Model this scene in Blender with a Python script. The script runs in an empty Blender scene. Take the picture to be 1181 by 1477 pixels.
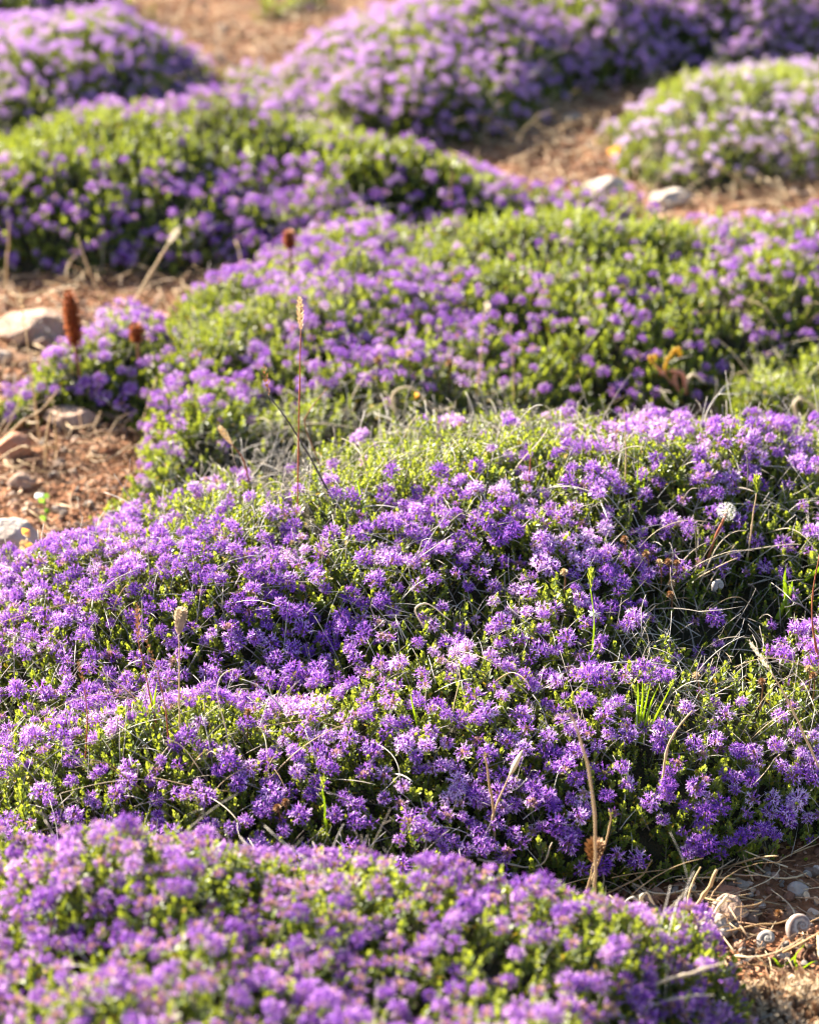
import bpy, math, random
import numpy as np
from mathutils import Vector
random.seed(11); rng = np.random.default_rng(11)
R = math.radians
scene = bpy.context.scene
COL = scene.collection

# ------------------------------------------------------------------ camera
PW, PH = 1181.0, 1477.0
CAMH, PITCH = 0.92, R(26.0)
FPX = 3803.0
cam_d = bpy.data.cameras.new('camera'); cam = bpy.data.objects.new('camera', cam_d); COL.objects.link(cam)
cam.location = (0, 0, CAMH); cam.rotation_euler = (R(90) - PITCH, 0, 0)
cam_d.sensor_fit = 'VERTICAL'; cam_d.sensor_height = 36.0; cam_d.sensor_width = 28.8
cam_d.lens = FPX / PH * 36.0
cam_d.clip_start = 0.05; cam_d.clip_end = 500
scene.camera = cam
FWD = np.array([0, math.cos(PITCH), -math.sin(PITCH)]); UPV = np.array([0, math.sin(PITCH), math.cos(PITCH)])
CAM = np.array([0, 0, CAMH])
def ray(px, py):
    d = FWD * FPX + np.array([1., 0, 0]) * (px - PW / 2) - UPV * (py - PH / 2)
    return d / np.linalg.norm(d)
def atZ(px, py, z=0.0):
    d = ray(px, py); return CAM + d * ((z - CAMH) / d[2])
def atY(px, py, Y):
    d = ray(px, py); return CAM + d * (Y / d[1])
def project(P):
    q = P - CAM; dep = q @ FWD
    return PW / 2 + q[:, 0] / dep * FPX, PH / 2 - (q @ UPV) / dep * FPX, dep
cam_d.dof.use_dof = True
cam_d.dof.focus_distance = float((atZ(600, 920, .10) - CAM) @ FWD)
cam_d.dof.aperture_fstop = 6.8
cam_d.dof.aperture_blades = 9

# ------------------------------------------------------------------ light
SUN_EL, SUN_AZ = R(28), R(-48)        # azimuth from +Y, negative = left
wd = bpy.data.worlds.new('World'); scene.world = wd; wd.use_nodes = True
nt = wd.node_tree; bgn = nt.nodes['Background']
sky = nt.nodes.new('ShaderNodeTexSky'); sky.sky_type = 'NISHITA'; sky.sun_disc = False
sky.sun_elevation = SUN_EL; sky.sun_rotation = SUN_AZ
nt.links.new(sky.outputs[0], bgn.inputs[0]); bgn.inputs[1].default_value = 0.050
sd = bpy.data.lights.new('sun', 'SUN'); sd.energy = 5.0; sd.angle = R(0.5); sd.color = (1, .90, .75)
so = bpy.data.objects.new('sun', sd); COL.objects.link(so)
sdir = Vector((math.sin(SUN_AZ) * math.cos(SUN_EL), math.cos(SUN_AZ) * math.cos(SUN_EL), math.sin(SUN_EL)))
so.rotation_euler = sdir.to_track_quat('Z', 'Y').to_euler()
scene.view_settings.view_transform = 'Standard'; scene.view_settings.look = 'None'
scene.view_settings.exposure = 2.72; scene.view_settings.gamma = 1
scene.render.engine = 'CYCLES'
scene.cycles.pixel_filter_type = 'BLACKMAN_HARRIS'; scene.cycles.filter_width = 1.1
scene.cycles.max_bounces = 6; scene.cycles.transmission_bounces = 6; scene.cycles.diffuse_bounces = 3

# ------------------------------------------------------------------ materials
def mat(name, c1, c2, trans=0.0, tc=None, rough=.6, scale=60, attr=True, c3=None, spec=.3, bump=0, bscale=300, detail=4):
    """colour from per-piece random attribute (or noise) between c1, c2, (c3); optional translucency"""
    m = bpy.data.materials.new(name); m.use_nodes = True
    t = m.node_tree; N = t.nodes; L = t.links
    p = N['Principled BSDF']; out = N['Material Output']
    ramp = N.new('ShaderNodeValToRGB'); e = ramp.color_ramp.elements
    if c3 is None:
        e[0].color = (*c1, 1); e[1].color = (*c2, 1)
    else:
        e[0].color = (*c1, 1); e[1].color = (*c3, 1); k = ramp.color_ramp.elements.new(.5); k.color = (*c2, 1)
    tc_ = N.new('ShaderNodeTexCoord')
    no = N.new('ShaderNodeTexNoise'); no.inputs['Scale'].default_value = scale; no.inputs['Detail'].default_value = detail
    L.new(tc_.outputs['Object'], no.inputs['Vector'])
    if attr:
        a = N.new('ShaderNodeAttribute'); a.attribute_name = 'rnd'
        mx = N.new('ShaderNodeMath'); mx.operation = 'MULTIPLY_ADD'
        L.new(no.outputs[0], mx.inputs[0]); mx.inputs[1].default_value = .3
        ad = N.new('ShaderNodeMath'); ad.operation = 'ADD'; ad.inputs[1].default_value = -.15
        L.new(a.outputs['Fac'], ad.inputs[0]); L.new(ad.outputs[0], mx.inputs[2])
        L.new(mx.outputs[0], ramp.inputs[0])
    else:
        mr = N.new('ShaderNodeMapRange'); mr.inputs[1].default_value = .3; mr.inputs[2].default_value = .7
        L.new(no.outputs[0], mr.inputs[0]); L.new(mr.outputs[0], ramp.inputs[0])
    L.new(ramp.outputs[0], p.inputs['Base Color'])
    p.inputs['Roughness'].default_value = rough; p.inputs['Specular IOR Level'].default_value = spec
    if bump:
        nb = N.new('ShaderNodeTexNoise'); nb.inputs['Scale'].default_value = bscale; nb.inputs['Detail'].default_value = 5
        L.new(tc_.outputs['Object'], nb.inputs['Vector'])
        b = N.new('ShaderNodeBump'); b.inputs['Strength'].default_value = bump; b.inputs['Distance'].default_value = .004
        L.new(nb.outputs[0], b.inputs['Height']); L.new(b.outputs[0], p.inputs['Normal'])
    if trans:
        tr = N.new('ShaderNodeBsdfTranslucent')
        if tc is None: L.new(ramp.outputs[0], tr.inputs[0])
        else:
            g = N.new('ShaderNodeMix'); g.data_type = 'RGBA'; g.blend_type = 'MIX'; g.inputs[0].default_value = .6
            L.new(ramp.outputs[0], g.inputs[6]); g.inputs[7].default_value = (*tc, 1); L.new(g.outputs[2], tr.inputs[0])
        ms = N.new('ShaderNodeMixShader'); ms.inputs[0].default_value = trans
        L.new(p.outputs[0], ms.inputs[1]); L.new(tr.outputs[0], ms.inputs[2]); L.new(ms.outputs[0], out.inputs[0])
    return m
M = {}
M['petal'] = mat('petal', (.095, .020, .32), (.33, .10, .57), .28, (.54, .19, .68), c3=(.84, .63, .86), scale=150, rough=.7)
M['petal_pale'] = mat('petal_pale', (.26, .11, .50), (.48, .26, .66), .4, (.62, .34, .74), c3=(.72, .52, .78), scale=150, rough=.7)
M['calyx'] = mat('calyx', (.12, .16, .05), (.23, .17, .11), .3, (.40, .30, .10), c3=(.36, .17, .20), scale=300)
M['bract_faded'] = mat('bract_faded', (.24, .11, .14), (.38, .22, .21), .3, (.50, .30, .27), c3=(.50, .37, .30), scale=300)
M['leaf'] = mat('leaf', (.024, .050, .016), (.085, .135, .022), .42, (.48, .54, .03), c3=(.29, .33, .06), scale=120, rough=.45, spec=.45)
M['leaf_yellow'] = mat('leaf_yellow', (.35, .25, .03), (.50, .36, .04), .4, (.7, .5, .03), scale=120)
M['twig'] = mat('twig', (.10, .075, .055), (.25, .22, .185), 0, c3=(.50, .46, .41), scale=200, rough=.8)
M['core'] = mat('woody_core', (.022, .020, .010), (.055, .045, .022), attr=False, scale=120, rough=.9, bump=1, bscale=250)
M['straw'] = mat('straw', (.30, .19, .09), (.48, .35, .19), .25, (.65, .45, .2), c3=(.62, .52, .36), scale=90, rough=.55)
M['straw_pale'] = mat('straw_pale', (.5, .42, .3), (.66, .58, .44), .3, (.8, .7, .5), scale=90)
M['needle'] = mat('needle', (.13, .065, .035), (.30, .17, .09), .1, c3=(.52, .40, .27), scale=100, rough=.7)
M['brown_head'] = mat('brown_head', (.10, .045, .02), (.22, .11, .045), .15, (.5, .22, .06), c3=(.34, .19, .08), scale=400)
M['rust'] = mat('rust_cone', (.10, .028, .010), (.26, .075, .025), .3, (.6, .18, .04), c3=(.46, .17, .05), scale=400)
M['rust_orange'] = mat('rust_orange', (.5, .2, .05), (.65, .32, .08), .4, (.8, .4, .1), attr=False, scale=200)
M['red_stem'] = mat('red_stem', (.28, .07, .04), (.38, .14, .06), .1, attr=False, scale=100)
M['dark_stem'] = mat('dark_stem', (.05, .04, .035), (.10, .08, .07), attr=False, scale=100)
M['blade'] = mat('blade', (.22, .36, .03), (.32, .48, .05), .55, (.75, .85, .06), attr=False, scale=40, rough=.4)
M['sprout'] = mat('sprout', (.45, .33, .04), (.6, .38, .05), .45, (.85, .6, .05), attr=False, scale=120)
M['sprout_pink'] = mat('sprout_pink', (.6, .26, .17), (.72, .40, .26), .4, (.85, .45, .25), attr=False, scale=120)
M['fluff'] = mat('fluff', (.75, .74, .70), (.85, .84, .8), .5, (.9, .9, .88), attr=False, scale=50)
M['fluff_tan'] = mat('fluff_tan', (.35, .26, .16), (.6, .5, .38), .4, (.7, .55, .35), scale=50)
M['rock'] = mat('rock', (.18, .11, .075), (.31, .21, .155), 0, attr=False, scale=35, c3=(.44, .35, .28), rough=.85, bump=.8, bscale=180, detail=8)
M['rock_white'] = mat('rock_white', (.26, .20, .16), (.42, .35, .29), 0, attr=False, scale=35, c3=(.58, .52, .46), rough=.85, bump=.7, bscale=180, detail=8)
M['rock_grey'] = mat('rock_grey', (.20, .17, .15), (.34, .29, .25), 0, attr=False, scale=40, c3=(.46, .41, .36), rough=.85, bump=.8, bscale=180, detail=8)
M['rock_red'] = mat('rock_red', (.24, .10, .055), (.36, .17, .10), 0, attr=False, scale=40, c3=(.46, .27, .17), rough=.9, bump=.8, bscale=180, detail=8)
M['gravel'] = mat('gravel', (.20, .09, .05), (.34, .19, .12), 0, c3=(.52, .42, .34), scale=200, rough=.9)
M['shell_pale'] = mat('shell_pale', (.45, .45, .45), (.66, .65, .62), 0, attr=False, scale=120, rough=.4, c3=(.75, .74, .71))
M['shell_grey'] = mat('shell_grey', (.16, .14, .13), (.26, .24, .22), 0, attr=False, scale=120, rough=.5, c3=(.34, .32, .30))
M['petal_dimmed'] = mat('petal_dimmed', (.075, .015, .25), (.26, .075, .46), .28, (.44, .14, .57), c3=(.68, .43, .71), scale=150, rough=.7)  # darkened copy of petal; the front cushion's dimness is painted into it
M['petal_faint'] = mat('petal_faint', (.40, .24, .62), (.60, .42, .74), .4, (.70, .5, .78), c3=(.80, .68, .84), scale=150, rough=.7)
M['green_leaf'] = mat('green_leaf', (.05, .14, .02), (.09, .22, .03), .45, (.25, .42, .04), attr=False, scale=120)
M['orange_leaf'] = mat('orange_leaf', (.6, .22, .04), (.7, .32, .06), .5, (.9, .4, .06), attr=False, scale=60)

def soil_mat():
    m = bpy.data.materials.new('red_soil'); m.use_nodes = True
    t = m.node_tree; N = t.nodes; L = t.links; p = N['Principled BSDF']
    tc = N.new('ShaderNodeTexCoord')
    n1 = N.new('ShaderNodeTexNoise'); n1.inputs['Scale'].default_value = 9; n1.inputs['Detail'].default_value = 8
    n2 = N.new('ShaderNodeTexNoise'); n2.inputs['Scale'].default_value = 160; n2.inputs['Detail'].default_value = 6
    n3 = N.new('ShaderNodeTexVoronoi'); n3.inputs['Scale'].default_value = 230
    for n in (n1, n2, n3): L.new(tc.outputs['Object'], n.inputs['Vector'])
    r = N.new('ShaderNodeValToRGB'); e = r.color_ramp.elements
    e[0].position = .3; e[0].color = (.09, .038, .02, 1); e[1].position = .72; e[1].color = (.30, .17, .095, 1)
    k = e.new(.5); k.color = (.20, .088, .042, 1)
    mx = N.new('ShaderNodeMath'); mx.operation = 'MULTIPLY_ADD'; mx.inputs[1].default_value = .55
    ad = N.new('ShaderNodeMath'); ad.operation = 'MULTIPLY'; ad.inputs[1].default_value = .45
    L.new(n2.outputs[0], ad.inputs[0]); L.new(n1.outputs[0], mx.inputs[0]); L.new(ad.outputs[0], mx.inputs[2])
    L.new(mx.outputs[0], r.inputs[0]); L.new(r.outputs[0], p.inputs['Base Color'])
    p.inputs['Roughness'].default_value = .95; p.inputs['Specular IOR Level'].default_value = .15
    s = N.new('ShaderNodeMath'); s.operation = 'ADD'; L.new(n2.outputs[0], s.inputs[0]); L.new(n3.outputs[0], s.inputs[1])
    b = N.new('ShaderNodeBump'); b.inputs['Distance'].default_value = .003; b.inputs['Strength'].default_value = .9
    L.new(s.outputs[0], b.inputs['Height']); L.new(b.outputs[0], p.inputs['Normal'])
    return m
M['soil'] = soil_mat()

def shell_mat():
    m = bpy.data.materials.new('banded_shell'); m.use_nodes = True
    t = m.node_tree; N = t.nodes; L = t.links; p = N['Principled BSDF']
    a = N.new('ShaderNodeAttribute'); a.attribute_name = 'rnd'
    r = N.new('ShaderNodeValToRGB'); e = r.color_ramp.elements; r.color_ramp.interpolation = 'EASE'
    e[0].position = 0; e[0].color = (.36, .30, .26, 1); e[1].position = 1; e[1].color = (.40, .35, .31, 1)
    for pos, c in ((.18, (.16, .10, .085)), (.27, (.36, .30, .26)), (.42, (.17, .11, .09)), (.52, (.38, .33, .29)), (.66, (.20, .14, .12)), (.75, (.42, .37, .33))):
        k = e.new(pos); k.color = (*c, 1)
    no = N.new('ShaderNodeTexNoise'); no.inputs['Scale'].default_value = 500
    tc = N.new('ShaderNodeTexCoord'); L.new(tc.outputs['Object'], no.inputs['Vector'])
    mx = N.new('ShaderNodeMath'); mx.operation = 'MULTIPLY_ADD'; mx.inputs[1].default_value = .2
    ad = N.new('ShaderNodeMath'); ad.operation = 'SUBTRACT'; ad.inputs[1].default_value = .1
    L.new(a.outputs['Fac'], ad.inputs[0]); L.new(no.outputs[0], mx.inputs[0]); L.new(ad.outputs[0], mx.inputs[2])
    L.new(mx.outputs[0], r.inputs[0]); L.new(r.outputs[0], p.inputs['Base Color']); p.inputs['Roughness'].default_value = .45
    return m
M['shell'] = shell_mat()

# ------------------------------------------------------------------ mesh helpers
class MB:
    """collects pieces (numpy verts, tris, material index, rnd) and links them as ONE mesh"""
    def __init__(s): s.v = []; s.f = []; s.m = []; s.r = []; s.n = 0
    def add(s, v, f, mi=0, rnd=.5):
        v = np.asarray(v, float); f = np.asarray(f, np.int64)
        s.v.append(v); s.f.append(f + s.n); s.n += len(v)
        s.m.append(np.full(len(f), mi, np.int32) if np.isscalar(mi) else np.asarray(mi, np.int32))
        s.r.append(np.full(len(v), rnd) if np.isscalar(rnd) else np.asarray(rnd, float))
        return s
    def mesh(s, name, mats, origin=(0, 0, 0), smooth=False):
        V = np.concatenate(s.v) - np.asarray(origin); F = np.concatenate(s.f)
        me = bpy.data.meshes.new(name)
        me.vertices.add(len(V)); me.vertices.foreach_set('co', V.astype(np.float32).ravel())
        me.loops.add(F.size); me.loops.foreach_set('vertex_index', F.astype(np.int32).ravel())
        me.polygons.add(len(F)); me.polygons.foreach_set('loop_start', np.arange(0, F.size, F.shape[1], dtype=np.int32))
        me.polygons.foreach_set('material_index', np.concatenate(s.m))
        for mm in mats: me.materials.append(M[mm])
        a = me.attributes.new('rnd', 'FLOAT', 'POINT'); a.data.foreach_set('value', np.concatenate(s.r).astype(np.float32))
        me.update(calc_edges=True)
        if smooth: me.polygons.foreach_set('use_smooth', np.ones(len(F), bool))
        return me
def link(name, me, parent=None, loc=(0, 0, 0)):
    o = bpy.data.objects.new(name, me); COL.objects.link(o)
    if parent: o.parent = parent
    o.location = loc
    return o
def tag(o, label=None, cat=None, group=None, kind=None):
    if label: o['label'] = label
    if cat: o['category'] = cat
    if group: o['group'] = group
    if kind: o['kind'] = kind
    return o
def empty(name, loc, label, cat, group=None):
    o = bpy.data.objects.new(name, None); COL.objects.link(o); o.location = loc; o.empty_display_size = .02
    return tag(o, label, cat, group)

def frames(U, spin):
    """rotation matrices (N,3,3) whose z column is U, spun about it"""
    U = U / np.linalg.norm(U, axis=1, keepdims=True)
    a = np.where(np.abs(U[:, 2:3]) < .95, np.array([[0, 0, 1.]]), np.array([[1., 0, 0]]))
    X = np.cross(a, U); X /= np.linalg.norm(X, axis=1, keepdims=True); Y = np.cross(U, X)
    c, s_ = np.cos(spin)[:, None], np.sin(spin)[:, None]
    X2 = X * c + Y * s_; Y2 = -X * s_ + Y * c
    return np.stack([X2, Y2, U], axis=2)
def scatter(mb, T, pos, Rm, sc, rnd):
    """T = (verts, tris, mat idx, rnd offsets); instances baked into mb"""
    v, f, mi, ro = T; n = len(pos)
    if n == 0: return
    V = np.einsum('nij,kj->nki', Rm, v) * sc[:, None, None] + pos[:, None, :]
    F = f[None] + (np.arange(n) * len(v))[:, None, None]
    mb.add(V.reshape(-1, 3), F.reshape(-1, 3), np.tile(mi, n), np.clip(rnd[:, None] + ro[None], 0, 1).ravel())
def template(mb):
    return (np.concatenate(mb.v), np.concatenate(mb.f), np.concatenate(mb.m), np.concatenate(mb.r) - .5)

def tube(mb, pts, rad, sides=5, mi=0, rnd=.5, flat=1.0):
    pts = np.asarray(pts, float); n = len(pts)
    rad = np.full(n, rad) if np.isscalar(rad) else np.asarray(rad, float)
    tg = np.gradient(pts, axis=0); tg /= np.linalg.norm(tg, axis=1, keepdims=True) + 1e-12
    a = np.array([0, 0, 1.]) if abs(tg[0][2]) < .9 else np.array([0, 1., 0])
    X = np.cross(a, tg[0]); X /= np.linalg.norm(X); V = []
    for i in range(n):
        X = X - tg[i] * (X @ tg[i]); X /= np.linalg.norm(X) + 1e-12; Y = np.cross(tg[i], X)
        for k in range(sides):
            t = 2 * math.pi * k / sides
            V.append(pts[i] + rad[i] * (X * math.cos(t) + Y * math.sin(t) * flat))
    V += [pts[0], pts[-1]]; F = []
    for i in range(n - 1):
        for k in range(sides):
            a_, b_ = i * sides + k, i * sides + (k + 1) % sides; c_, d_ = a_ + sides, b_ + sides
            F += [(a_, b_, d_), (a_, d_, c_)]
    for k in range(sides):
        F += [(n * sides, (k + 1) % sides, k), (n * sides + 1, (n - 1) * sides + k, (n - 1) * sides + (k + 1) % sides)]
    mb.add(V, F, mi, rnd)
def spline(P, n=14):
    P = np.asarray(P, float)
    if len(P) == 2:
        return P[0] + (P[1] - P[0]) * np.linspace(0, 1, n)[:, None]
    Q = np.vstack([2 * P[0] - P[1], P, 2 * P[-1] - P[-2]]); out = []
    segs = len(P) - 1
    for j in range(n):
        t = j / (n - 1) * segs; i = min(int(t), segs - 1); u = t - i
        a, b, c, d = Q[i], Q[i + 1], Q[i + 2], Q[i + 3]
        out.append(.5 * (2 * b + (c - a) * u + (2 * a - 5 * b + 4 * c - d) * u * u + (3 * b - a - 3 * c + d) * u ** 3))
    return np.array(out)
def ribbon(mb, pts, w, mi=0, rnd=.5, side=None, fold=.25):
    """thin folded leaf strip with real thickness at the midrib"""
    pts = np.asarray(pts, float); n = len(pts); w = np.full(n, w) if np.isscalar(w) else np.asarray(w)
    tg = np.gradient(pts, axis=0); tg /= np.linalg.norm(tg, axis=1, keepdims=True) + 1e-12
    side = np.array([1., .2, 0]) if side is None else np.asarray(side, float)
    V = []
    for i in range(n):
        s_ = side - tg[i] * (side @ tg[i]); s_ /= np.linalg.norm(s_) + 1e-9; nn = np.cross(s_, tg[i])
        V += [pts[i] - s_ * w[i], pts[i] + nn * w[i] * fold, pts[i] + s_ * w[i], pts[i] - nn * w[i] * fold * .2]
    F = []
    for i in range(n - 1):
        for k in range(4):
            a, b = i * 4 + k, i * 4 + (k + 1) % 4
            F += [(a, b, b + 4), (a, b + 4, a + 4)]
    mb.add(V, F, mi, rnd)

def noise2(x, y, seed=0):
    xi, yi = np.floor(x).astype(np.int64), np.floor(y).astype(np.int64); xf, yf = x - xi, y - yi
    def h(a, b):
        q = (a * 374761393 + b * 668265263 + seed * 1442695041) & 0xffffffff
        q = ((q ^ (q >> 13)) * 1274126177) & 0xffffffff
        return ((q ^ (q >> 16)) & 0xffff) / 65535.0
    u, v = xf * xf * (3 - 2 * xf), yf * yf * (3 - 2 * yf)
    return (h(xi, yi) * (1 - u) + h(xi + 1, yi) * u) * (1 - v) + (h(xi, yi + 1) * (1 - u) + h(xi + 1, yi + 1) * u) * v
def fbm(x, y, seed=0, o=4):
    s_ = 0; a = .5
    for i in range(o):
        s_ = s_ + a * (noise2(x * 2 ** i, y * 2 ** i, seed + i) - .5); a *= .5
    return s_

# ------------------------------------------------------------------ ground
def ground_h(x, y):
    return .010 * fbm(x * 6, y * 6, 5) * 2 + .006 * fbm(x * 45, y * 45, 9, 3) * 2
def build_ground():
    mb = MB()
    def grid(xs, ys, f):
        X, Y = np.meshgrid(xs, ys); Z = f(X, Y); nx, ny = len(xs), len(ys)
        V = np.stack([X, Y, Z], -1).reshape(-1, 3)
        i = (np.arange(ny - 1)[:, None] * nx + np.arange(nx - 1)[None]).ravel()
        F = np.concatenate([np.stack([i, i + 1, i + nx + 1], 1), np.stack([i, i + nx + 1, i + nx], 1)])
        return V, F
    # one sheet: fine in the middle, stretching out to the horizon
    a = np.arange(-.9, .9001, .004); out = .9 * 1.35 ** np.arange(1, 20)
    xs = np.concatenate([-out[::-1], a, out]); b = np.arange(.6, 4.2001, .005)
    ys = np.concatenate([-out[::-1] + .6, b, 4.2 + out])
    V, F = grid(xs, ys, ground_h)
    mb.add(V, F)
    o = link('ground', mb.mesh('ground', ['soil'], smooth=True)); o['kind'] = 'structure'
build_ground()

# ------------------------------------------------------------------ cushions: footprints (photo px, height at which that px lies)
# name, H, edge width, outline, flower share, palette, label
CUS = {}
def cushion(key, H, w, poly, dens, label, pal='petal', bumps=(), faded=.08, group=None, kindname='thyme_cushion', seed=0):
    P = np.array([atZ(*p)[:2] + (np.array([0, .035 * min(1, p[2] / .06)]) if p[2] >= .03 else 0) for p in poly])
    CUS[key] = dict(H=H, w=w, P=P, dens=dens, label=label, pal=pal, bumps=[(atZ(b[0], b[1], b[2])[:2], b[3], b[4]) for b in bumps],
                    faded=faded, group=group, name=kindname, seed=seed or len(CUS) + 1)
cushion('front', .150, .13, [(-120, 1160, .13), (60, 1128, .13), (200, 1115, .13), (420, 1122, .13), (560, 1140, .13), (640, 1172, .12), (700, 1220, .10),
        (760, 1285, .08), (850, 1345, .05), (950, 1385, .03), (1030, 1425, .0), (1070, 1470, .0), (1080, 1560, .0), (1070, 1800, 0), (1050, 2300, 0), (-500, 2400, 0), (-300, 1700, 0)],
        .90, 'blurred near thyme cushion with fading pinkish heads, along the bottom edge', faded=.55, pal='petal_dimmed', bumps=((430, 1250, .14, -.018, .05), (560, 1400, .14, -.020, .05), (120, 1380, .14, -.016, .04), (300, 1330, .14, .010, .05), (760, 1400, .1, -.012, .04)))
cushion('lower', .085, .13, [(-90, 1150, .04), (60, 1100, .05), (220, 1030, .07), (360, 1010, .08), (500, 975, .09), (640, 930, .10), (790, 930, .10), (900, 990, .10),
        (1010, 1060, .07), (1120, 1085, .05), (1300, 1120, .03), (1500, 1130, .0), (1420, 1190, 0), (1170, 1262, 0), (1080, 1290, 0), (900, 1290, 0), (780, 1320, 0), (640, 1370, 0), (300, 1390, 0), (-90, 1380, 0)],
        .80, 'sharp purple thyme cushion whose shaded right flank ends above the snail shell', bumps=((620, 1060, .1, .025, .10),))
cushion('middle', .10, .13, [(-120, 860, .03), (0, 835, .04), (90, 790, .06), (170, 735, .07), (240, 700, .08), (360, 668, .08), (480, 605, .09), (590, 552, .10), (700, 532, .10), (800, 545, .10),
        (860, 620, .10), (900, 800, .10), (900, 940, .09), (820, 1000, .08), (640, 1040, .06), (420, 1085, .03), (200, 1120, .01), (-20, 1160, 0), (-120, 1170, 0)],
        .82, 'broad sharp thyme cushion left of centre with a green twiggy far crest', bumps=((380, 860, .11, .022, .10), (680, 760, .11, .02, .08)))
cushion('right', .115, .13, [(740, 570, .11), (850, 535, .11), (930, 510, .12), (1060, 522, .12), (1440, 570, .12), (1500, 800, .08), (1500, 1110, .0), (1120, 1120, .0),
        (980, 1060, .02), (900, 960, .06), (850, 820, .1), (800, 700, .11)],
        .74, 'purple thyme cushion at the right edge around the dandelion clock, its lower slope sparse', bumps=((1040, 620, .12, .015, .10),))
cushion('centre_far', .085, .10, [(180, 640, 0), (205, 500, .05), (210, 440, .06), (300, 355, .07), (430, 325, .08), (520, 275, .08), (640, 285, .08), (720, 350, .08), (760, 460, .06), (720, 640, .0), (560, 690, .0), (400, 730, .0), (300, 745, .0), (185, 730, 0)],
        .62, 'soft lilac and lime green thyme cushion beyond the tall thin seed spike, left of centre')
cushion('right_far', .085, .10, [(640, 300, .08), (760, 298, .08), (860, 300, .08), (960, 275, .09), (1060, 265, .09), (1260, 268, .09), (1300, 440, .04), (1300, 560, 0), (1060, 570, 0), (960, 620, 0), (700, 660, 0), (650, 520, .05), (640, 430, .08)],
        .34, 'yellow-green thyme cushion with scattered lilac heads spreading to the right edge behind the orange sprout')
cushion('right_green', .042, .10, [(960, 560, .02), (1060, 488, .04), (1181, 465, .05), (1280, 470, .04), (1280, 680, 0), (1150, 660, 0), (1010, 630, 0)],
        .02, 'low flowerless bright green thyme patch at the right edge between two purple cushions')
cushion('back', .086, .13, [(-150, 170, .08), (0, 160, .08), (180, 135, .08), (360, 120, .09), (500, 130, .10), (600, 148, .10), (690, 185, .09), (790, 235, .07), (870, 268, .05), (905, 320, .0),
        (800, 365, 0), (640, 370, 0), (420, 370, 0), (200, 400, 0), (60, 405, 0), (-150, 420, 0)],
        .66, 'large blurred thyme mound with a lime green top and a violet shaded front', bumps=((40, 310, .08, .045, .10), (330, 220, .1, .01, .15)))
cushion('back_low', .10, .075, [(140, 345, .02), (190, 300, .06), (260, 280, .06), (400, 285, .06), (520, 300, .05), (540, 350, .02), (430, 390, 0), (280, 400, 0), (150, 392, 0)],
        .95, 'small bright magenta-purple thyme clump tucked against the front of the large blurred mound')
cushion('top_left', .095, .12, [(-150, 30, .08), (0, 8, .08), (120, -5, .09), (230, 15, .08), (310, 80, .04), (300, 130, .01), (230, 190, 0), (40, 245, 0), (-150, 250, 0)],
        .86, 'far blurred lilac thyme mound in the top left corner', pal='petal_pale')  # paler palette: this mound's bright lit look is put into the petal colour
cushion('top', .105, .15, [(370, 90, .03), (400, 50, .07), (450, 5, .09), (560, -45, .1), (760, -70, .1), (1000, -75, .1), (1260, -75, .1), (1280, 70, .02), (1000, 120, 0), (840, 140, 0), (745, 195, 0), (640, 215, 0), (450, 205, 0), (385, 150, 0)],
        .74, 'far blurred lilac thyme mound spread along the top edge right of centre', pal='petal_pale')  # paler petals here too, the lit look carried by their colour
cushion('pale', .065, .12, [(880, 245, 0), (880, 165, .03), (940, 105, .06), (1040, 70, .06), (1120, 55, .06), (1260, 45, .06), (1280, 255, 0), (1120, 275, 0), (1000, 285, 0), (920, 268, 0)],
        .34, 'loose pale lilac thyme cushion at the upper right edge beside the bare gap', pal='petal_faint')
cushion('small_left', .062, .055, [(-50, 622, 0), (-10, 570, .02), (30, 535, .03), (90, 505, .02), (140, 462, .03), (205, 455, .03), (260, 520, .02), (262, 590, 0), (190, 622, 0), (100, 620, 0), (40, 630, 0)],
        .46, 'small straggling thyme plant with lilac heads on the red soil beneath the brown seed spike')
cushion('far_green', .10, .10, [(-150, -30, .05), (0, -45, .07), (120, -45, .07), (190, -20, .04), (160, 40, 0), (60, 90, 0), (-150, 90, 0)], .22, 'dim green bush at the very top left corner behind the lilac mound')
cushion('far_dark', .10, .10, [(150, 15, .03), (230, -40, .07), (380, -50, .08), (480, -50, .05), (440, 20, 0), (280, 34, 0), (180, 36, 0)], .08, 'dark green bush cut by the top edge of the view above the bare soil gap')

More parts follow.
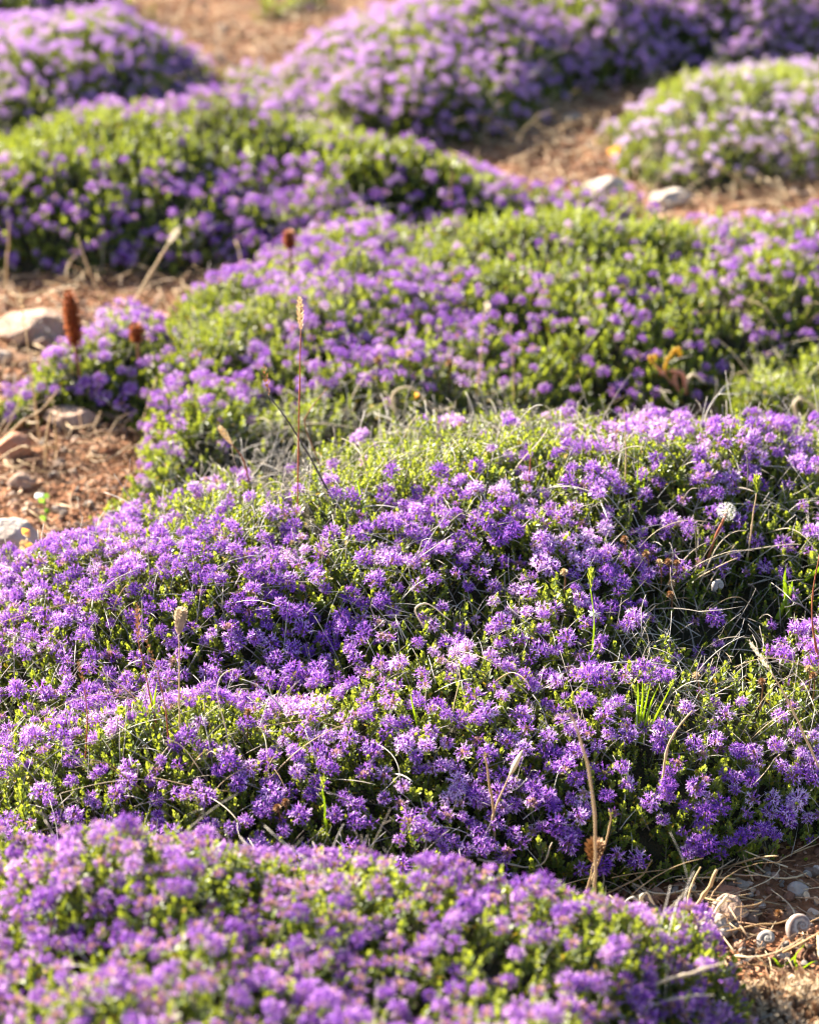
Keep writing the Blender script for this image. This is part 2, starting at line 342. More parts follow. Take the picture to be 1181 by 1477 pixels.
cushion('gap', .045, .06, [(250, 160, .02), (300, 120, .03), (370, 95, .03), (430, 120, .02), (440, 200, 0), (340, 220, 0), (240, 215, 0)], .30, 'sparse straggly blurred thyme plant in the gap between the two top mounds', pal='petal_pale')
def seg_dist(P, poly):
    n = len(poly); d = np.full(len(P), 1e9); inside = np.zeros(len(P), bool)
    for i in range(n):
        a, b = poly[i], poly[(i + 1) % n]; ab = b - a
        t = np.clip(((P - a) @ ab) / (ab @ ab + 1e-12), 0, 1)
        d = np.minimum(d, np.linalg.norm(P - (a + t[:, None] * ab), axis=1))
        c = ((a[1] > P[:, 1]) != (b[1] > P[:, 1]))
        xx = a[0] + (P[:, 1] - a[1]) / (b[1] - a[1] + 1e-12) * ab[0]
        inside ^= c & (P[:, 0] < xx)
    return np.where(inside, d, -d)
def cus_h(c, x, y):
    shp = x.shape; P = np.stack([x.ravel(), y.ravel()], 1)
    d = seg_dist(P, c['P']) + .038 * fbm(P[:, 0] * 13, P[:, 1] * 13, c['seed'] * 7 + 3, 4) * 2
    t = np.clip(d / (c['w'] * 1.45), 0, 1)
    h = c['H'] * np.clip(1 - (1 - t) ** 2, 0, 1) ** .68
    lump = fbm(P[:, 0] * 9, P[:, 1] * 9, c['seed'] * 11, 3) * .050 + fbm(P[:, 0] * 24, P[:, 1] * 24, c['seed'] * 13, 3) * .042
    h = h + lump * np.sqrt(t)
    for (b, amp, sg) in c['bumps']:
        h = h + amp * np.exp(-((P - b) ** 2).sum(1) / (2 * sg * sg)) * t
    h = np.where(d > 0, np.maximum(h, .0), -1 + np.clip(d, -.9, 0))
    return h.reshape(shp)
keys = list(CUS)
# height raster used for ownership, visibility tests and for standing things on
GX0, GX1, GY0, GY1, GS = -.85, .85, .72, 4.3, .004
gx = np.arange(GX0, GX1, GS); gy = np.arange(GY0, GY1, GS); XX, YY = np.meshgrid(gx, gy)
cus_off = {}
RH = np.stack([cus_h(CUS[k], XX, YY) for k in keys])
def poly_of(pts): return np.array([atZ(*p)[:2] + (np.array([0, .035 * min(1, p[2] / .06)]) if p[2] >= .03 else 0) for p in pts])
# neighbouring plants that have grown into one another share one surface; each still owns its own ground
SHARED = [
 (('lower', 'middle', 'right'), .118, .20, .58, (1.32, 1.80), 5,
  [(-120, 880, .0), (0, 815, .04), (90, 770, .06), (170, 712, .07), (240, 680, .08), (360, 640, .08), (480, 600, .09), (590, 560, .10), (700, 545, .10), (800, 552, .10), (850, 540, .11), (930, 512, .12), (1060, 528, .12),
   (1260, 545, .12), (1440, 560, .12), (1500, 800, .08), (1500, 1100, .03), (1420, 1180, 0), (1200, 1236, 0), (1080, 1285, 0), (900, 1290, 0), (780, 1320, 0), (640, 1370, 0), (300, 1390, 0), (-120, 1400, 0)],
  [(-60, 1035, .04, -.030, .035), (60, 1030, .05, -.034, .035), (170, 1020, .05, -.034, .035), (280, 1010, .05, -.034, .035), (390, 1003, .06, -.030, .035), (480, 990, .07, -.020, .035), (1090, 850, .08, -.024, .07), (1030, 980, .06, -.022, .06), (720, 890, .1, -.018, .045),
   (380, 860, .10, .012, .08), (650, 1090, .08, .016, .09), (680, 740, .1, .010, .07), (1040, 640, .12, .010, .08), (1200, 620, .12, .016, .08), (250, 1090, .04, .016, .05), (1120, 1180, .03, .010, .05)]),
 (('centre_far', 'right_far'), .078, .13, .86, (1.95, 2.30), 9,
  [(180, 640, 0), (205, 500, .05), (210, 440, .06), (300, 355, .07), (400, 300, .08), (520, 270, .08), (640, 283, .08), (760, 298, .08), (960, 272, .09), (1060, 265, .09), (1260, 268, .09), (1300, 560, 0), (1060, 570, 0), (960, 620, 0), (720, 650, 0), (560, 700, 0), (400, 740, 0), (150, 765, 0), (165, 700, 0)],
  [(600, 560, .0, -.025, .04), (760, 560, .0, -.02, .04), (392, 660, 0, -.040, .035), (480, 420, .08, .012, .06), (620, 470, .06, .010, .06), (330, 560, .04, -.014, .04)]),
]
GR = RH.copy()
for ks, Hh, ww, base, (ya, yb), sdd, pts, bm in SHARED:
    h = cus_h(dict(P=poly_of(pts), w=ww / 1.45, H=Hh, seed=sdd, bumps=[(atZ(b[0], b[1], b[2])[:2], b[3], b[4]) for b in bm]), XX, YY)
    tt = np.clip((YY - ya) / (yb - ya), 0, 1); tt = tt * tt * (3 - 2 * tt)
    h = np.where(h > 0, h * (base + (1 - base) * tt), h)
    ii = [keys.index(k) for k in ks]; sub = RH[ii] - np.array([cus_off.get(k, 0) for k in ks])[:, None, None]; own = sub.argmax(0)
    # cells of the shared surface outside every footprint go to the nearest plant
    for q in range(3):
        pass
    for n_, i_ in enumerate(ii): GR[i_] = np.where(own == n_, h, -1)
TOPK = GR.argmax(0); HM = GR.max(0)
TOPK = np.where(HM > .010, TOPK, -1)
HM = np.maximum(HM, ground_h(XX, YY)) 
GH = ground_h(XX, YY)
gyz, gxz = np.gradient(HM, GS)
def blur(a, n=3):
    for _ in range(n):
        a = (a + np.roll(a, 1, 0) + np.roll(a, -1, 0) + np.roll(a, 1, 1) + np.roll(a, -1, 1)) / 5
    return a
gyz, gxz = blur(gyz), blur(gxz)
def sample(a, x, y):
    i = np.clip(((np.asarray(y) - GY0) / GS).astype(int), 0, a.shape[0] - 1); j = np.clip(((np.asarray(x) - GX0) / GS).astype(int), 0, a.shape[1] - 1)
    return a[i, j]
def surf(px, py):
    """where the sight line of a photo pixel meets the cushions or the soil"""
    d = ray(px, py); t = 1.0
    while t < 6:
        p = CAM + d * t
        if p[2] < float(sample(HM, p[0], p[1])): break
        t += .003
    return CAM + d * t
def visible(P):
    ok = np.ones(len(P), bool); v = CAM - P; L = np.linalg.norm(v, axis=1, keepdims=True); v = v / L
    for s_ in np.arange(.03, .45, .01):
        q = P + v * s_; ok &= q[:, 2] > sample(HM, q[:, 0], q[:, 1]) - .004
    return ok

# ------------------------------------------------------------------ plant templates
def leaf_at(mb, o, d, up, L, W, mi=0, rnd=.5, fold=.3):
    d = d / np.linalg.norm(d); s_ = np.cross(d, up); s_ /= np.linalg.norm(s_) + 1e-9; n = np.cross(s_, d)
    V = [o, o + d * L * .5 - s_ * W + n * W * fold, o + d * L * .5, o + d * L * .5 + s_ * W + n * W * fold, o + d * L * 1.0,
         o + d * L * .82 - s_ * W * .6 + n * W * fold * .6, o + d * L * .82 + s_ * W * .6 + n * W * fold * .6]
    mb.add(V, [(0, 2, 1), (0, 3, 2), (1, 2, 5), (2, 4, 5), (2, 3, 6), (2, 6, 4)], mi, rnd)
def shoot_template(seed, pairs=7, plump=1.0):
    r = random.Random(seed); mb = MB()
    # stem then decussate leaves closing to a bud at the tip
    L = .020
    mb.add([(-.0005, 0, -.022), (.0005, 0, -.022), (.0004, 0, L * .9), (-.0004, 0, L * .9), (0, -.0005, -.022), (0, .0005, -.022), (0, .0004, L * .9), (0, -.0004, L * .9)],
           [(0, 1, 2), (0, 2, 3), (4, 5, 6), (4, 6, 7)], 1, .4)
    for i in range(pairs):
        t = i / (pairs - 1); z = L * (.05 + .88 * t)
        for k in range(2):
            az = (i % 2) * math.pi / 2 + k * math.pi + r.uniform(-.35, .35)
            el = .5 + .8 * t ** 1.4 + r.uniform(-.15, .15)
            d = np.array([math.cos(az) * math.cos(el), math.sin(az) * math.cos(el), math.sin(el)])
            ln = (.0053 - .0016 * t) * plump * r.uniform(.85, 1.15)
            mi = 2 if (t < .25 and r.random() < .14) else 0
            leaf_at(mb, np.array([0, 0, z]), d, np.array([0, 0, 1.]), ln, ln * .31, mi, .5 + .35 * (t - .5) + r.uniform(-.1, .1))
            if r.random() < .3:   # axillary leaflets
                d2 = np.array([math.cos(az + .6) * math.cos(el + .3), math.sin(az + .6) * math.cos(el + .3), math.sin(el + .3)])
                leaf_at(mb, np.array([0, 0, z + .0006]), d2, np.array([0, 0, 1.]), ln * .6, ln * .16, 0, .55 + r.uniform(-.1, .1))
    return mb
def head_template(seed, nf=19, lod=0, open_=1.0):
    """returns (petal MB, calyx MB); z axis = shoot axis, head centre near z = 0.014"""
    r = random.Random(seed); pt = MB(); cx = MB()
    c = np.array([0, 0, .0085])
    for i in range(14 if lod == 0 else 8):          # bracts and calyces
        az = i * 2.399 + r.uniform(-.2, .2); el = -.2 + 1.6 * (i + .5) / 14
        d = np.array([math.cos(az) * math.cos(el), math.sin(az) * math.cos(el), math.sin(el)])
        leaf_at(cx, c * np.array([1, 1, .55]) + d * .0008, d + np.array([0, 0, .3]), np.array([0, 0, 1.]), .0056, .0011, 0, .5 + .3 * math.sin(el) + r.uniform(-.15, .15))
    for i in range(6):                              # leaves under the head
        az = i * 1.05 + r.uniform(-.3, .3); el = r.uniform(.0, .5)
        d = np.array([math.cos(az) * math.cos(el), math.sin(az) * math.cos(el), math.sin(el)])
        leaf_at(cx, np.array([0, 0, .0 + .0006 * i]), d, np.array([0, 0, 1.]), .006, .0014, 1, .5 + r.uniform(-.1, .2))
    for i in range(nf):
        u = (i + .5) / nf; el = math.asin(-.05 + 1.0 * u) + r.uniform(-.12, .12) if open_ >= 1 else math.asin(-.05 + .75 * u) + r.uniform(-.12, .12)
        az = i * 2.39996 + r.uniform(-.25, .25)
        d = np.array([math.cos(az) * math.cos(el), math.sin(az) * math.cos(el), math.sin(el)]); d /= np.linalg.norm(d)
        o = c + d * .0028; tl = r.uniform(.0026, .0046) * open_; m_ = o + d * tl
        ud = np.array([0, 0, 1.]) - d * d[2] + np.array([.01, 0, 0]); ud /= np.linalg.norm(ud); sd_ = np.cross(d, ud)
        rr = .5 + r.uniform(-.32, .32)
        w = .0006
        pt.add([o - sd_ * .0003, o + sd_ * .0003, m_ + sd_ * w, m_ - sd_ * w, o - ud * .0003, o + ud * .0003, m_ + ud * w, m_ - ud * w],
               [(0, 1, 2), (0, 2, 3), (4, 5, 6), (4, 6, 7)], 0, max(rr - .2, 0))
        lobes = [90, 215, 270, 325] if lod == 0 else [90, 210, 330]
        for a in lobes:
            a = R(a + r.uniform(-16, 16)); q = ud * math.sin(a) + sd_ * math.cos(a)
            ld = q * r.uniform(.7, 1.0) + d * r.uniform(.25, .85); ld /= np.linalg.norm(ld)
            sw = np.cross(ld, d); sw /= np.linalg.norm(sw) + 1e-9
            ln = r.uniform(.0028, .0046) * (1.1 if lod else 1); ww = r.uniform(.00038, .00062) * (1.6 if lod else 1.0)
            cu = -d * .0006
            if lod == 0:
                V = [m_ - sw * .0002, m_ + sw * .0002, m_ + ld * ln * .6 + sw * ww, m_ + ld * ln * .6 - sw * ww, m_ + ld * ln + sw * ww * .45 + cu, m_ + ld * ln - sw * ww * .45 + cu]
                pt.add(V, [(0, 1, 2), (0, 2, 3), (3, 2, 4), (3, 4, 5)], 0, np.clip(rr + r.uniform(-.08, .10) + np.array([-.25, -.25, 0, 0, .22, .22]), 0, 1))
            else:
                V = [m_, m_ + ld * ln * .65 + sw * ww, m_ + ld * ln + cu, m_ + ld * ln * .65 - sw * ww]
                pt.add(V, [(0, 1, 2), (0, 2, 3)], 0, rr + r.uniform(-.06, .12))
        if lod == 0:
            for _ in range(3):
                e = m_ + d * r.uniform(.0025, .0048) + (ud * r.uniform(-.5, 1) + sd_ * r.uniform(-1, 1)) * .0012
                pt.add([m_ - sd_ * .00013, m_ + sd_ * .00013, e + sd_ * .00016, e - sd_ * .00016], [(0, 1, 2), (0, 2, 3)], 0, min(1, rr + .3))
    return pt, cx
SHOOTS = [template(shoot_template(i, 9, 1.0)) for i in range(8)] + [template(shoot_template(20 + i, 8, 1.25)) for i in range(5)]
HT = [head_template(100 + i, (22, 18, 24, 12, 20, 9, 23)[i % 7], 0, (1.0, 1.0, .75, 1.0, 1.1)[i % 5]) for i in range(14)]
HL = [head_template(300 + i, 13, 1, 1.05) for i in range(6)]
def joined(pc):
    p, c = pc; a = MB(); P_ = template(p); C_ = template(c)
    a.add(P_[0], P_[1], 0, P_[3] + .5); a.add(C_[0], C_[1], C_[2] + 1, C_[3] + .5)
    return template(a)
JT = [joined(h) for h in HT]; JL = [joined(h) for h in HL]
# faded heads: few, short florets, brown-pink bracts dominate
HF = []
for i in range(5):
    p, c = head_template(500 + i, 6, 0, .6); p2, c2 = head_template(600 + i, 1, 0)
    cc = MB(); r_ = random.Random(i)
    for k in range(30):
        az = k * 2.4; el = -.1 + 1.6 * k / 30
        d = np.array([math.cos(az) * math.cos(el), math.sin(az) * math.cos(el), math.sin(el)])
        leaf_at(cc, np.array([0, 0, .0065]) + d * .002, d + np.array([0, 0, .2]), np.array([0, 0, 1.]), .0042, .0012, 0, .5 + r_.uniform(-.3, .3))
    for a in range(len(c.v)):
        if c.m[a][0] == 1: cc.add(c.v[a], c.f[a] - c.f[a].min(), 1, c.r[a])
    HF.append((p, cc))
JF = [joined(h) for h in HF]

# share of flowering shoots by place (photo px ellipse: cx, cy, rx, ry, factor)
ZONES = [(560, 640, 250, 62, .16), (330, 705, 150, 45, .3), (640, 600, 180, 50, .2), (260, 1062, 140, 42, .22), (100, 1130, 120, 40, .45), (935, 700, 60, 55, .2), (860, 640, 60, 40, .5),
         (1090, 830, 110, 110, .34), (1010, 960, 130, 100, .30), (1120, 1010, 90, 50, .4), (720, 880, 130, 55, .34), (590, 860, 60, 60, .6),
         (800, 355, 190, 50, .35), (960, 430, 160, 45, .6), (330, 465, 90, 45, .18), (660, 345, 110, 28, .35), (520, 420, 60, 30, .6),
         (200, 205, 240, 40, .10), (470, 200, 130, 34, .35), (560, 250, 120, 40, .45), (120, 265, 120, 26, .55), (1060, 130, 120, 28, .4), (400, 600, 90, 40, .5),
         (430, 1250, 150, 30, .6), (500, 1330, 60, 40, .6), (1060, 400, 100, 60, 1.5), (1130, 1190, 80, 60, .8), (940, 1190, 120, 70, 1.35), (1060, 1150, 110, 60, 1.35), (420, 640, 90, 40, .3)]
def zone(px, py):
    z = np.ones(len(px))
    for cx, cy, rx, ry, f in ZONES:
        q = np.clip(1.3 - np.sqrt(((px - cx) / rx) ** 2 + ((py - cy) / ry) ** 2), 0, .5) / .5
        z *= 1 + (f - 1) * q
    return z
BARE = [(388, 655, 70, 40, .10), (1000, 940, 120, 90, .45), (935, 745, 60, 40, .45), (1100, 890, 90, 70, .45), (640, 860, 90, 36, .6), (400, 700, 130, 46, .42), (600, 600, 210, 48, .55), (1080, 180, 150, 70, .6), (1060, 190, 130, 60, .6), (340, 150, 120, 70, .6), (720, 900, 80, 40, .6), (1110, 1040, 70, 40, .5)]
def bare(px, py):
    z = np.ones(len(px))
    for cx, cy, rx, ry, f in BARE:
        q = np.clip(1.3 - np.sqrt(((px - cx) / rx) ** 2 + ((py - cy) / ry) ** 2), 0, .5) / .5; z *= 1 + (f - 1) * q
    return z
def jitter_grid(x0, x1, y0, y1, s_):
    X, Y = np.meshgrid(np.arange(x0, x1, s_), np.arange(y0, y1, s_)); X[1::2] += s_ / 2
    X = X + rng.uniform(-.45, .45, X.shape) * s_; Y = Y + rng.uniform(-.45, .45, Y.shape) * s_
    return X.ravel(), Y.ravel()
def in_view(px, py, m=110): return (px > -m) & (px < PW + m) & (py > -m) & (py < PH + m)

petal_meshes = {}
def head_mesh(kind, i, pal):
    k = (kind, i, pal)
    if k not in petal_meshes:
        src = {'T': HT, 'L': HL, 'F': HF}[kind][i]
        petal_meshes[k] = (src[0].mesh('flower_head', [pal]), src[1].mesh('calyx', ['bract_faded' if kind == 'F' else 'calyx', 'leaf']))
    return petal_meshes[k]

def build_cushion(ki, key):
    c = CUS[key]; P = c['P']; x0, y0 = P.min(0) - .03; x1, y1 = P.max(0) + .03
    x0, x1, y0, y1 = max(x0, GX0), min(x1, GX1 - .01), max(y0, GY0), min(y1, GY1 - .01)
    own_x = XX[TOPK == ki]; own_y = YY[TOPK == ki]
    cx, cy = float(own_x.mean()), float(own_y.mean()); org = (cx, cy, 0.0)
    root = empty(c['name'], org, c['label'], 'thyme plant')
    far = cy > 2.15
    def sites(s_):
        x, y = jitter_grid(x0, x1, y0, y1, s_); k = sample(TOPK, x, y) == ki; x, y = x[k], y[k]
        z = sample(HM, x, y); n = np.stack([-sample(gxz, x, y), -sample(gyz, x, y), np.ones(len(x))], 1)
        sl = np.linalg.norm(n, axis=1); n /= sl[:, None]
        px, py, dep = project(np.stack([x, y, z], 1)); k = in_view(px, py)
        return x[k], y[k], z[k], n[k], px[k], py[k], sl[k]
    def ups(n, j=.28):
        u = n * .65 + np.array([0, 0, .55]) + rng.normal(0, j, n.shape) * np.array([1, 1, .3]); return u / np.linalg.norm(u, axis=1, keepdims=True)
    # --- flower heads
    s_ = .0104
    x, y, z, n, px, py, sl = sites(s_)
    # steep flanks need more sites per ground area
    dens = np.clip(c['dens'] * zone(px, py) * (1 + .65 * np.tanh(7 * fbm(x * 22, y * 22, c['seed'] + 40, 3))), 0, 1)
    k = rng.random(len(x)) < dens
    fx, fy, fz, fn = x[k], y[k], z[k], n[k]
    extra = (rng.random(len(x)) < dens * np.clip(sl - 1, 0, 1.2)) 
    fx = np.concatenate([fx, x[extra] + rng.normal(0, .005, extra.sum())]); fy = np.concatenate([fy, y[extra] + rng.normal(0, .004, extra.sum())])
    fn = np.concatenate([fn, n[extra]]); fz = sample(HM, fx, fy)
    N = len(fx); U = ups(fn, .25)
    pos = np.stack([fx, fy, fz + rng.uniform(-.006, .004, N) + .009 * fbm(fx * 70, fy * 70, 77, 2)], 1) - U * .003
    sc = np.clip(rng.normal(.62, .12, N), .36, .9) * (.96 if far else 1)
    spin = rng.uniform(0, 6.28, N); Rm = frames(U, spin)
    hr = np.clip(.5 + .55 * fbm(fx * 16, fy * 16, c['seed'] + 90, 2) * 2 + rng.normal(0, .19, N), .05, .95)
    isf = rng.random(N) < c['faded']
    pp, qq, dep = project(pos); vis = visible(pos + U * .01) & (pp > 0) & (pp < PW) & (qq > 0) & (qq < PH)
    order = np.argsort(np.where(vis, dep, 99)); solo = order[:100]; solo = solo[vis[solo]]
    rest = np.ones(N, bool); rest[solo] = False; rest = np.where(rest)[0]
    for i in solo:
        kind = 'F' if isf[i] else ('L' if far else 'T'); vi = random.randrange({'F': 5, 'L': 6, 'T': 14}[kind])
        pm, cm = head_mesh(kind, vi, c['pal'])
        o = link('flower_head', pm, root)
        o.location = pos[i] - np.array(org); o.scale = (sc[i],) * 3
        from mathutils import Matrix
        o.rotation_euler = Matrix(Rm[i].tolist()).to_euler()
        link('calyx', cm, o)
    mb = MB()
    vari = rng.integers(0, 14, N)
    tabs = JL if far else JT
    for v in range(len(tabs)):
        ii = rest[(vari[rest] % len(tabs) == v) & ~isf[rest]]
        scatter(mb, tabs[v], pos[ii], Rm[ii], sc[ii], hr[ii])
    if mb.n:
        o = link('flower_heads', mb.mesh('flower_heads', [c['pal'], 'calyx', 'leaf'], org), root); o['kind'] = 'stuff'
    mb = MB()
    for v in range(5):
        ii = rest[(vari[rest] % 5 == v) & isf[rest]]
        scatter(mb, JF[v], pos[ii], Rm[ii], sc[ii], hr[ii])
    if mb.n:
        o = link('faded_flower_heads', mb.mesh('faded_flower_heads', [c['pal'], 'bract_faded', 'leaf'], org), root); o['kind'] = 'stuff'
        o['label'] = 'fading pinkish brown flower heads'
    # --- foliage
    mb = MB()
    for lay, (s_, dz, jt) in enumerate(((.0064, -.0065, .30), (.0098, -.018, .5))):
        x, y, z, n, px, py, sl = sites(s_ * (1.12 if far else 1))
        # several per site on the steep flanks
        reps = 1 + (rng.random(len(x)) < np.clip(sl - 1, 0, 1))
        x, y, n = np.repeat(x, reps), np.repeat(y, reps), np.repeat(n, reps, 0)
        x = x + rng.normal(0, .002, len(x)); y = y + rng.normal(0, .002, len(y)); z = sample(HM, x, y)
        U = ups(n, jt); N2 = len(x)
        thin = fbm(x * 24, y * 24, c['seed'] + 60, 2)
        pj = project(np.stack([x, y, z], 1)); gz = zone(*pj[:2]); bz = bare(*pj[:2])
        keep = rng.random(N2) < np.clip(.90 + thin * 1.5, .3, 1) * bz
        pos2 = np.stack([x, y, z + dz + rng.uniform(-.009, .003, N2) + np.where(gz < .5, .004, 0)], 1) - U * .009 + np.stack([0 * x, 0 * x, .009 * fbm(x * 70, y * 70, 77, 2)], 1)
        pos2, U, x, y = pos2[keep], U[keep], x[keep], y[keep]; N2 = len(x)
        sc2 = rng.uniform(.55, .98, N2) * (1.05 if far else 1); Rm2 = frames(U, rng.uniform(0, 6.28, N2))
        rn = np.clip(.5 + fbm(x * 10, y * 10, c['seed'] + 70, 3) * 1.0 + rng.normal(0, .17, N2), 0, 1)
        vi = rng.integers(0, len(SHOOTS), N2)
        for v in range(len(SHOOTS)):
            j = vi == v; scatter(mb, SHOOTS[v], pos2[j], Rm2[j], sc2[j], rn[j])
    link('foliage', mb.mesh('foliage', ['leaf', 'twig', 'leaf_yellow'], org), root)
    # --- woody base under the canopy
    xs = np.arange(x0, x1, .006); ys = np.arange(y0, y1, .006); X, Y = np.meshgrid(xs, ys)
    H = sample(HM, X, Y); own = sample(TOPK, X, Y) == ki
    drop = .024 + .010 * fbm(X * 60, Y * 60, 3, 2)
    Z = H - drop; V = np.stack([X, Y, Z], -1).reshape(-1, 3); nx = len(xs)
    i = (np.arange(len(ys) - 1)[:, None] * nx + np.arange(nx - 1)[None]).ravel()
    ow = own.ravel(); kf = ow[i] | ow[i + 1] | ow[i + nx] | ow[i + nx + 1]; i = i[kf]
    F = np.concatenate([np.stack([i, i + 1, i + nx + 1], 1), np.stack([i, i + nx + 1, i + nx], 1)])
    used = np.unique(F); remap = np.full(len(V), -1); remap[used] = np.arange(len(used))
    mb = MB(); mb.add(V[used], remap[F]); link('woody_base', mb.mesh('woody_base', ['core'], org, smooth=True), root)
    # --- bare woody stems poking out of the canopy, each its own part
    x, y, z, n, px, py, sl = sites(.03)
    w = 1.15 - zone(px, py); w = np.clip(w, .06, 1.2) * ((px > 0) & (px < PW) & (py > 0) & (py < PH)); nst = {'middle': 95, 'right': 95, 'lower': 60}.get(key, 26)
    if w.sum() > 0:
        idx = rng.choice(len(x), min(nst, (w > 0).sum()), replace=False, p=w / w.sum())
        for i in idx:
            L = rng.uniform(.03, .07); a = rng.uniform(0, 6.28); u = np.array([math.cos(a), math.sin(a), rng.uniform(.25, 1.3)]); u /= np.linalg.norm(u)
            b = np.array([x[i], y[i], z[i] - .012]); side = rng.normal(0, .10, 3)
            pts = [b + u * L * t + side * L * (t * (t - .9)) + np.array([0, 0, -.25 * L * t * t]) for t in np.linspace(0, 1, 5)]
            mb = MB(); rr = rng.uniform(.00028, .00065); col = rng.uniform(.2, .95)
            tube(mb, spline(pts, 9), np.linspace(rr, rr * .5, 9), 5, 0, col)
            for q in range(rng.integers(0, 4)):
                j = rng.integers(1, 4); e = pts[j] + (u * .5 + rng.normal(0, .6, 3)) * L * .35
                tube(mb, spline([pts[j], (pts[j] + e) / 2 + rng.normal(0, .002, 3), e], 5), np.linspace(rr * .7, rr * .35, 5), 4, 0, col)
            link('woody_stem', mb.mesh('woody_stem', ['twig'], org, smooth=True), root)
    extra = {'middle': 2700, 'right': 1200, 'lower': 500, 'centre_far': 700, 'right_far': 200, 'front': 120}.get(key, 90)
    x, y, z, n, px, py, sl = sites(.009); w = np.clip(1.12 - zone(px, py), .03, 1.2) ** 1.5
    w = w * np.clip(1 + 3 * fbm(x * 15, y * 15, 400, 2), .1, 3) * (1 + 5 * (1 - bare(px, py)))
    idx = rng.choice(len(x), min(extra, len(x)), replace=False, p=w / w.sum()); mb = MB()
    for i in idx:
        L = rng.uniform(.018, .050); a = rng.uniform(0, 6.28); u = np.array([math.cos(a), math.sin(a), rng.uniform(.1, 2.2)]); u /= np.linalg.norm(u)
        b = np.array([x[i], y[i], z[i] + rng.uniform(-.008, .003)]) - u * L * .35; sd_ = rng.normal(0, .1, 3); t = np.linspace(0, 1, 5)[:, None]; rr = rng.uniform(.00018, .00045)
        tube(mb, b + u * L * t + sd_ * L * t * (1 - t) - np.array([0, 0, .2 * L]) * t * t, np.linspace(rr, rr * .5, 5), 4, 0, rng.uniform(.2, 1))
    o = link('woody_stems', mb.mesh('woody_stems', ['twig'], org, smooth=True), root); o['kind'] = 'stuff'
    return root
for ki, k in enumerate(keys): build_cushion(ki, k)
#DETAILS
# ------------------------------------------------------------------ loose things
def stalk_pts(pxs, Yoff=0.0, lean=0.0, base=None, Y=None):
    """world polyline from photo pixels, foot first; the foot stands on the surface"""
    b = surf(*pxs[0]) if base is None else np.asarray(base, float)
    Yb = b[1] + Yoff; out = [b]
    n = len(pxs)
    for i, p in enumerate(pxs[1:], 1): out.append(atY(p[0], p[1], Yb + lean * i / (n - 1)))
    return np.array(out)
def part(name, mb, mats, root, smooth=True, label=None):
    o = link(name, mb.mesh(name, mats, tuple(root.location), smooth), root)
    if label: o['label'] = label
    return o
def root_at(name, p, label, cat, group=None): return empty(name, tuple(float(a) for a in p), label, cat, group)
def sink(P, d=.02):
    q = P.copy(); dirn = P[0] - P[1]; dirn = dirn / (np.linalg.norm(dirn) + 1e-9)
    return np.vstack([P[0] + dirn * d, q])
def axis_frame(a, b):
    u = (b - a) / np.linalg.norm(b - a); return frames(u[None], np.array([0.]))[0]
def spikelet_head(mb, pts, r, n=60, mi=0, awn=.0, lo=.2, hi=.9, seed=1, ln=None):
    """seed head of overlapping scales along a polyline"""
    rr = random.Random(seed); pts = spline(pts, 20)
    for k in range(n):
        t = k / n; p = pts[min(int(t * 19), 19)]; q = pts[min(int(t * 19) + 1, 19)]; ax = q - p if np.linalg.norm(q - p) > 0 else pts[-1] - pts[-2]
        Fm = frames((ax / np.linalg.norm(ax))[None], np.array([0.]))[0]
        prof = math.sin(math.pi * min(max(.12 + t * .83, 0), 1)) ** .6
        az = k * 2.4; d = Fm @ np.array([math.cos(az), math.sin(az), 1.0 + awn])
        leaf_at(mb, p + Fm @ np.array([math.cos(az), math.sin(az), 0]) * r * prof * .35, d, Fm[:, 2], (ln or r * 2.0) * prof, r * .5 * prof, mi, rr.uniform(lo, hi), .5)
def globe_head(mb, c, r, up, n=46, mi=0, seed=0):
    rr = random.Random(seed); Fm = frames(np.asarray(up, float)[None], np.array([0.]))[0]
    for k in range(n):
        el = -.7 + 2.1 * (k + .5) / n; az = k * 2.4 + rr.uniform(-.2, .2)
        d = Fm @ np.array([math.cos(az) * math.cos(el), math.sin(az) * math.cos(el), math.sin(el)])
        leaf_at(mb, c + d * r * .45, d + Fm[:, 2] * .35, Fm[:, 2] + d * .3, r * .75, r * .22, mi, rr.uniform(.1, .9), .4)
    # solid core
    sphere(mb, c, r * .6, mi, .3)
def ico(sub=2):
    import bmesh
    bm = bmesh.new(); bmesh.ops.create_icosphere(bm, subdivisions=sub, radius=1); bm.verts.ensure_lookup_table()
    v = np.array([x.co[:] for x in bm.verts]); f = np.array([[q.index for q in x.verts] for x in bm.faces]); bm.free(); return v, f
ICO = {k: ico(k) for k in (1, 2, 3, 4, 5)}
def sphere(mb, c, r, mi=0, rnd=.5, sc=(1, 1, 1), sub=2):
    v, f = ICO[sub]; mb.add(v * np.array(sc) * r + np.asarray(c), f, mi, rnd)
def rock_mesh(mb, seed, size, sub=4, mi=0, rough=.05, planes=18, rnd=.5, sink_=.25):
    r = np.random.default_rng(seed); v, f = ICO[sub]
    n = r.normal(0, 1, (planes, 3)); n /= np.linalg.norm(n, axis=1, keepdims=True); dd = r.uniform(.62, 1.0, planes)
    q = v @ n.T; rad = np.min(np.where(q > .15, dd / np.maximum(q, .15), 9), axis=1); rad = np.minimum(rad, 1.12)
    if sub >= 3:
        rad = rad * (1 + rough * 1.5 * (fbm(v[:, 0] * 3 + 1.3 * v[:, 2] + 5, v[:, 1] * 3 - 1.7 * v[:, 2] + 5, seed, 4)))
    mb.add(v * rad[:, None] * np.asarray(size) + np.array([0, 0, size[2] * (1 - sink_ * 2)]), f, mi, rnd)

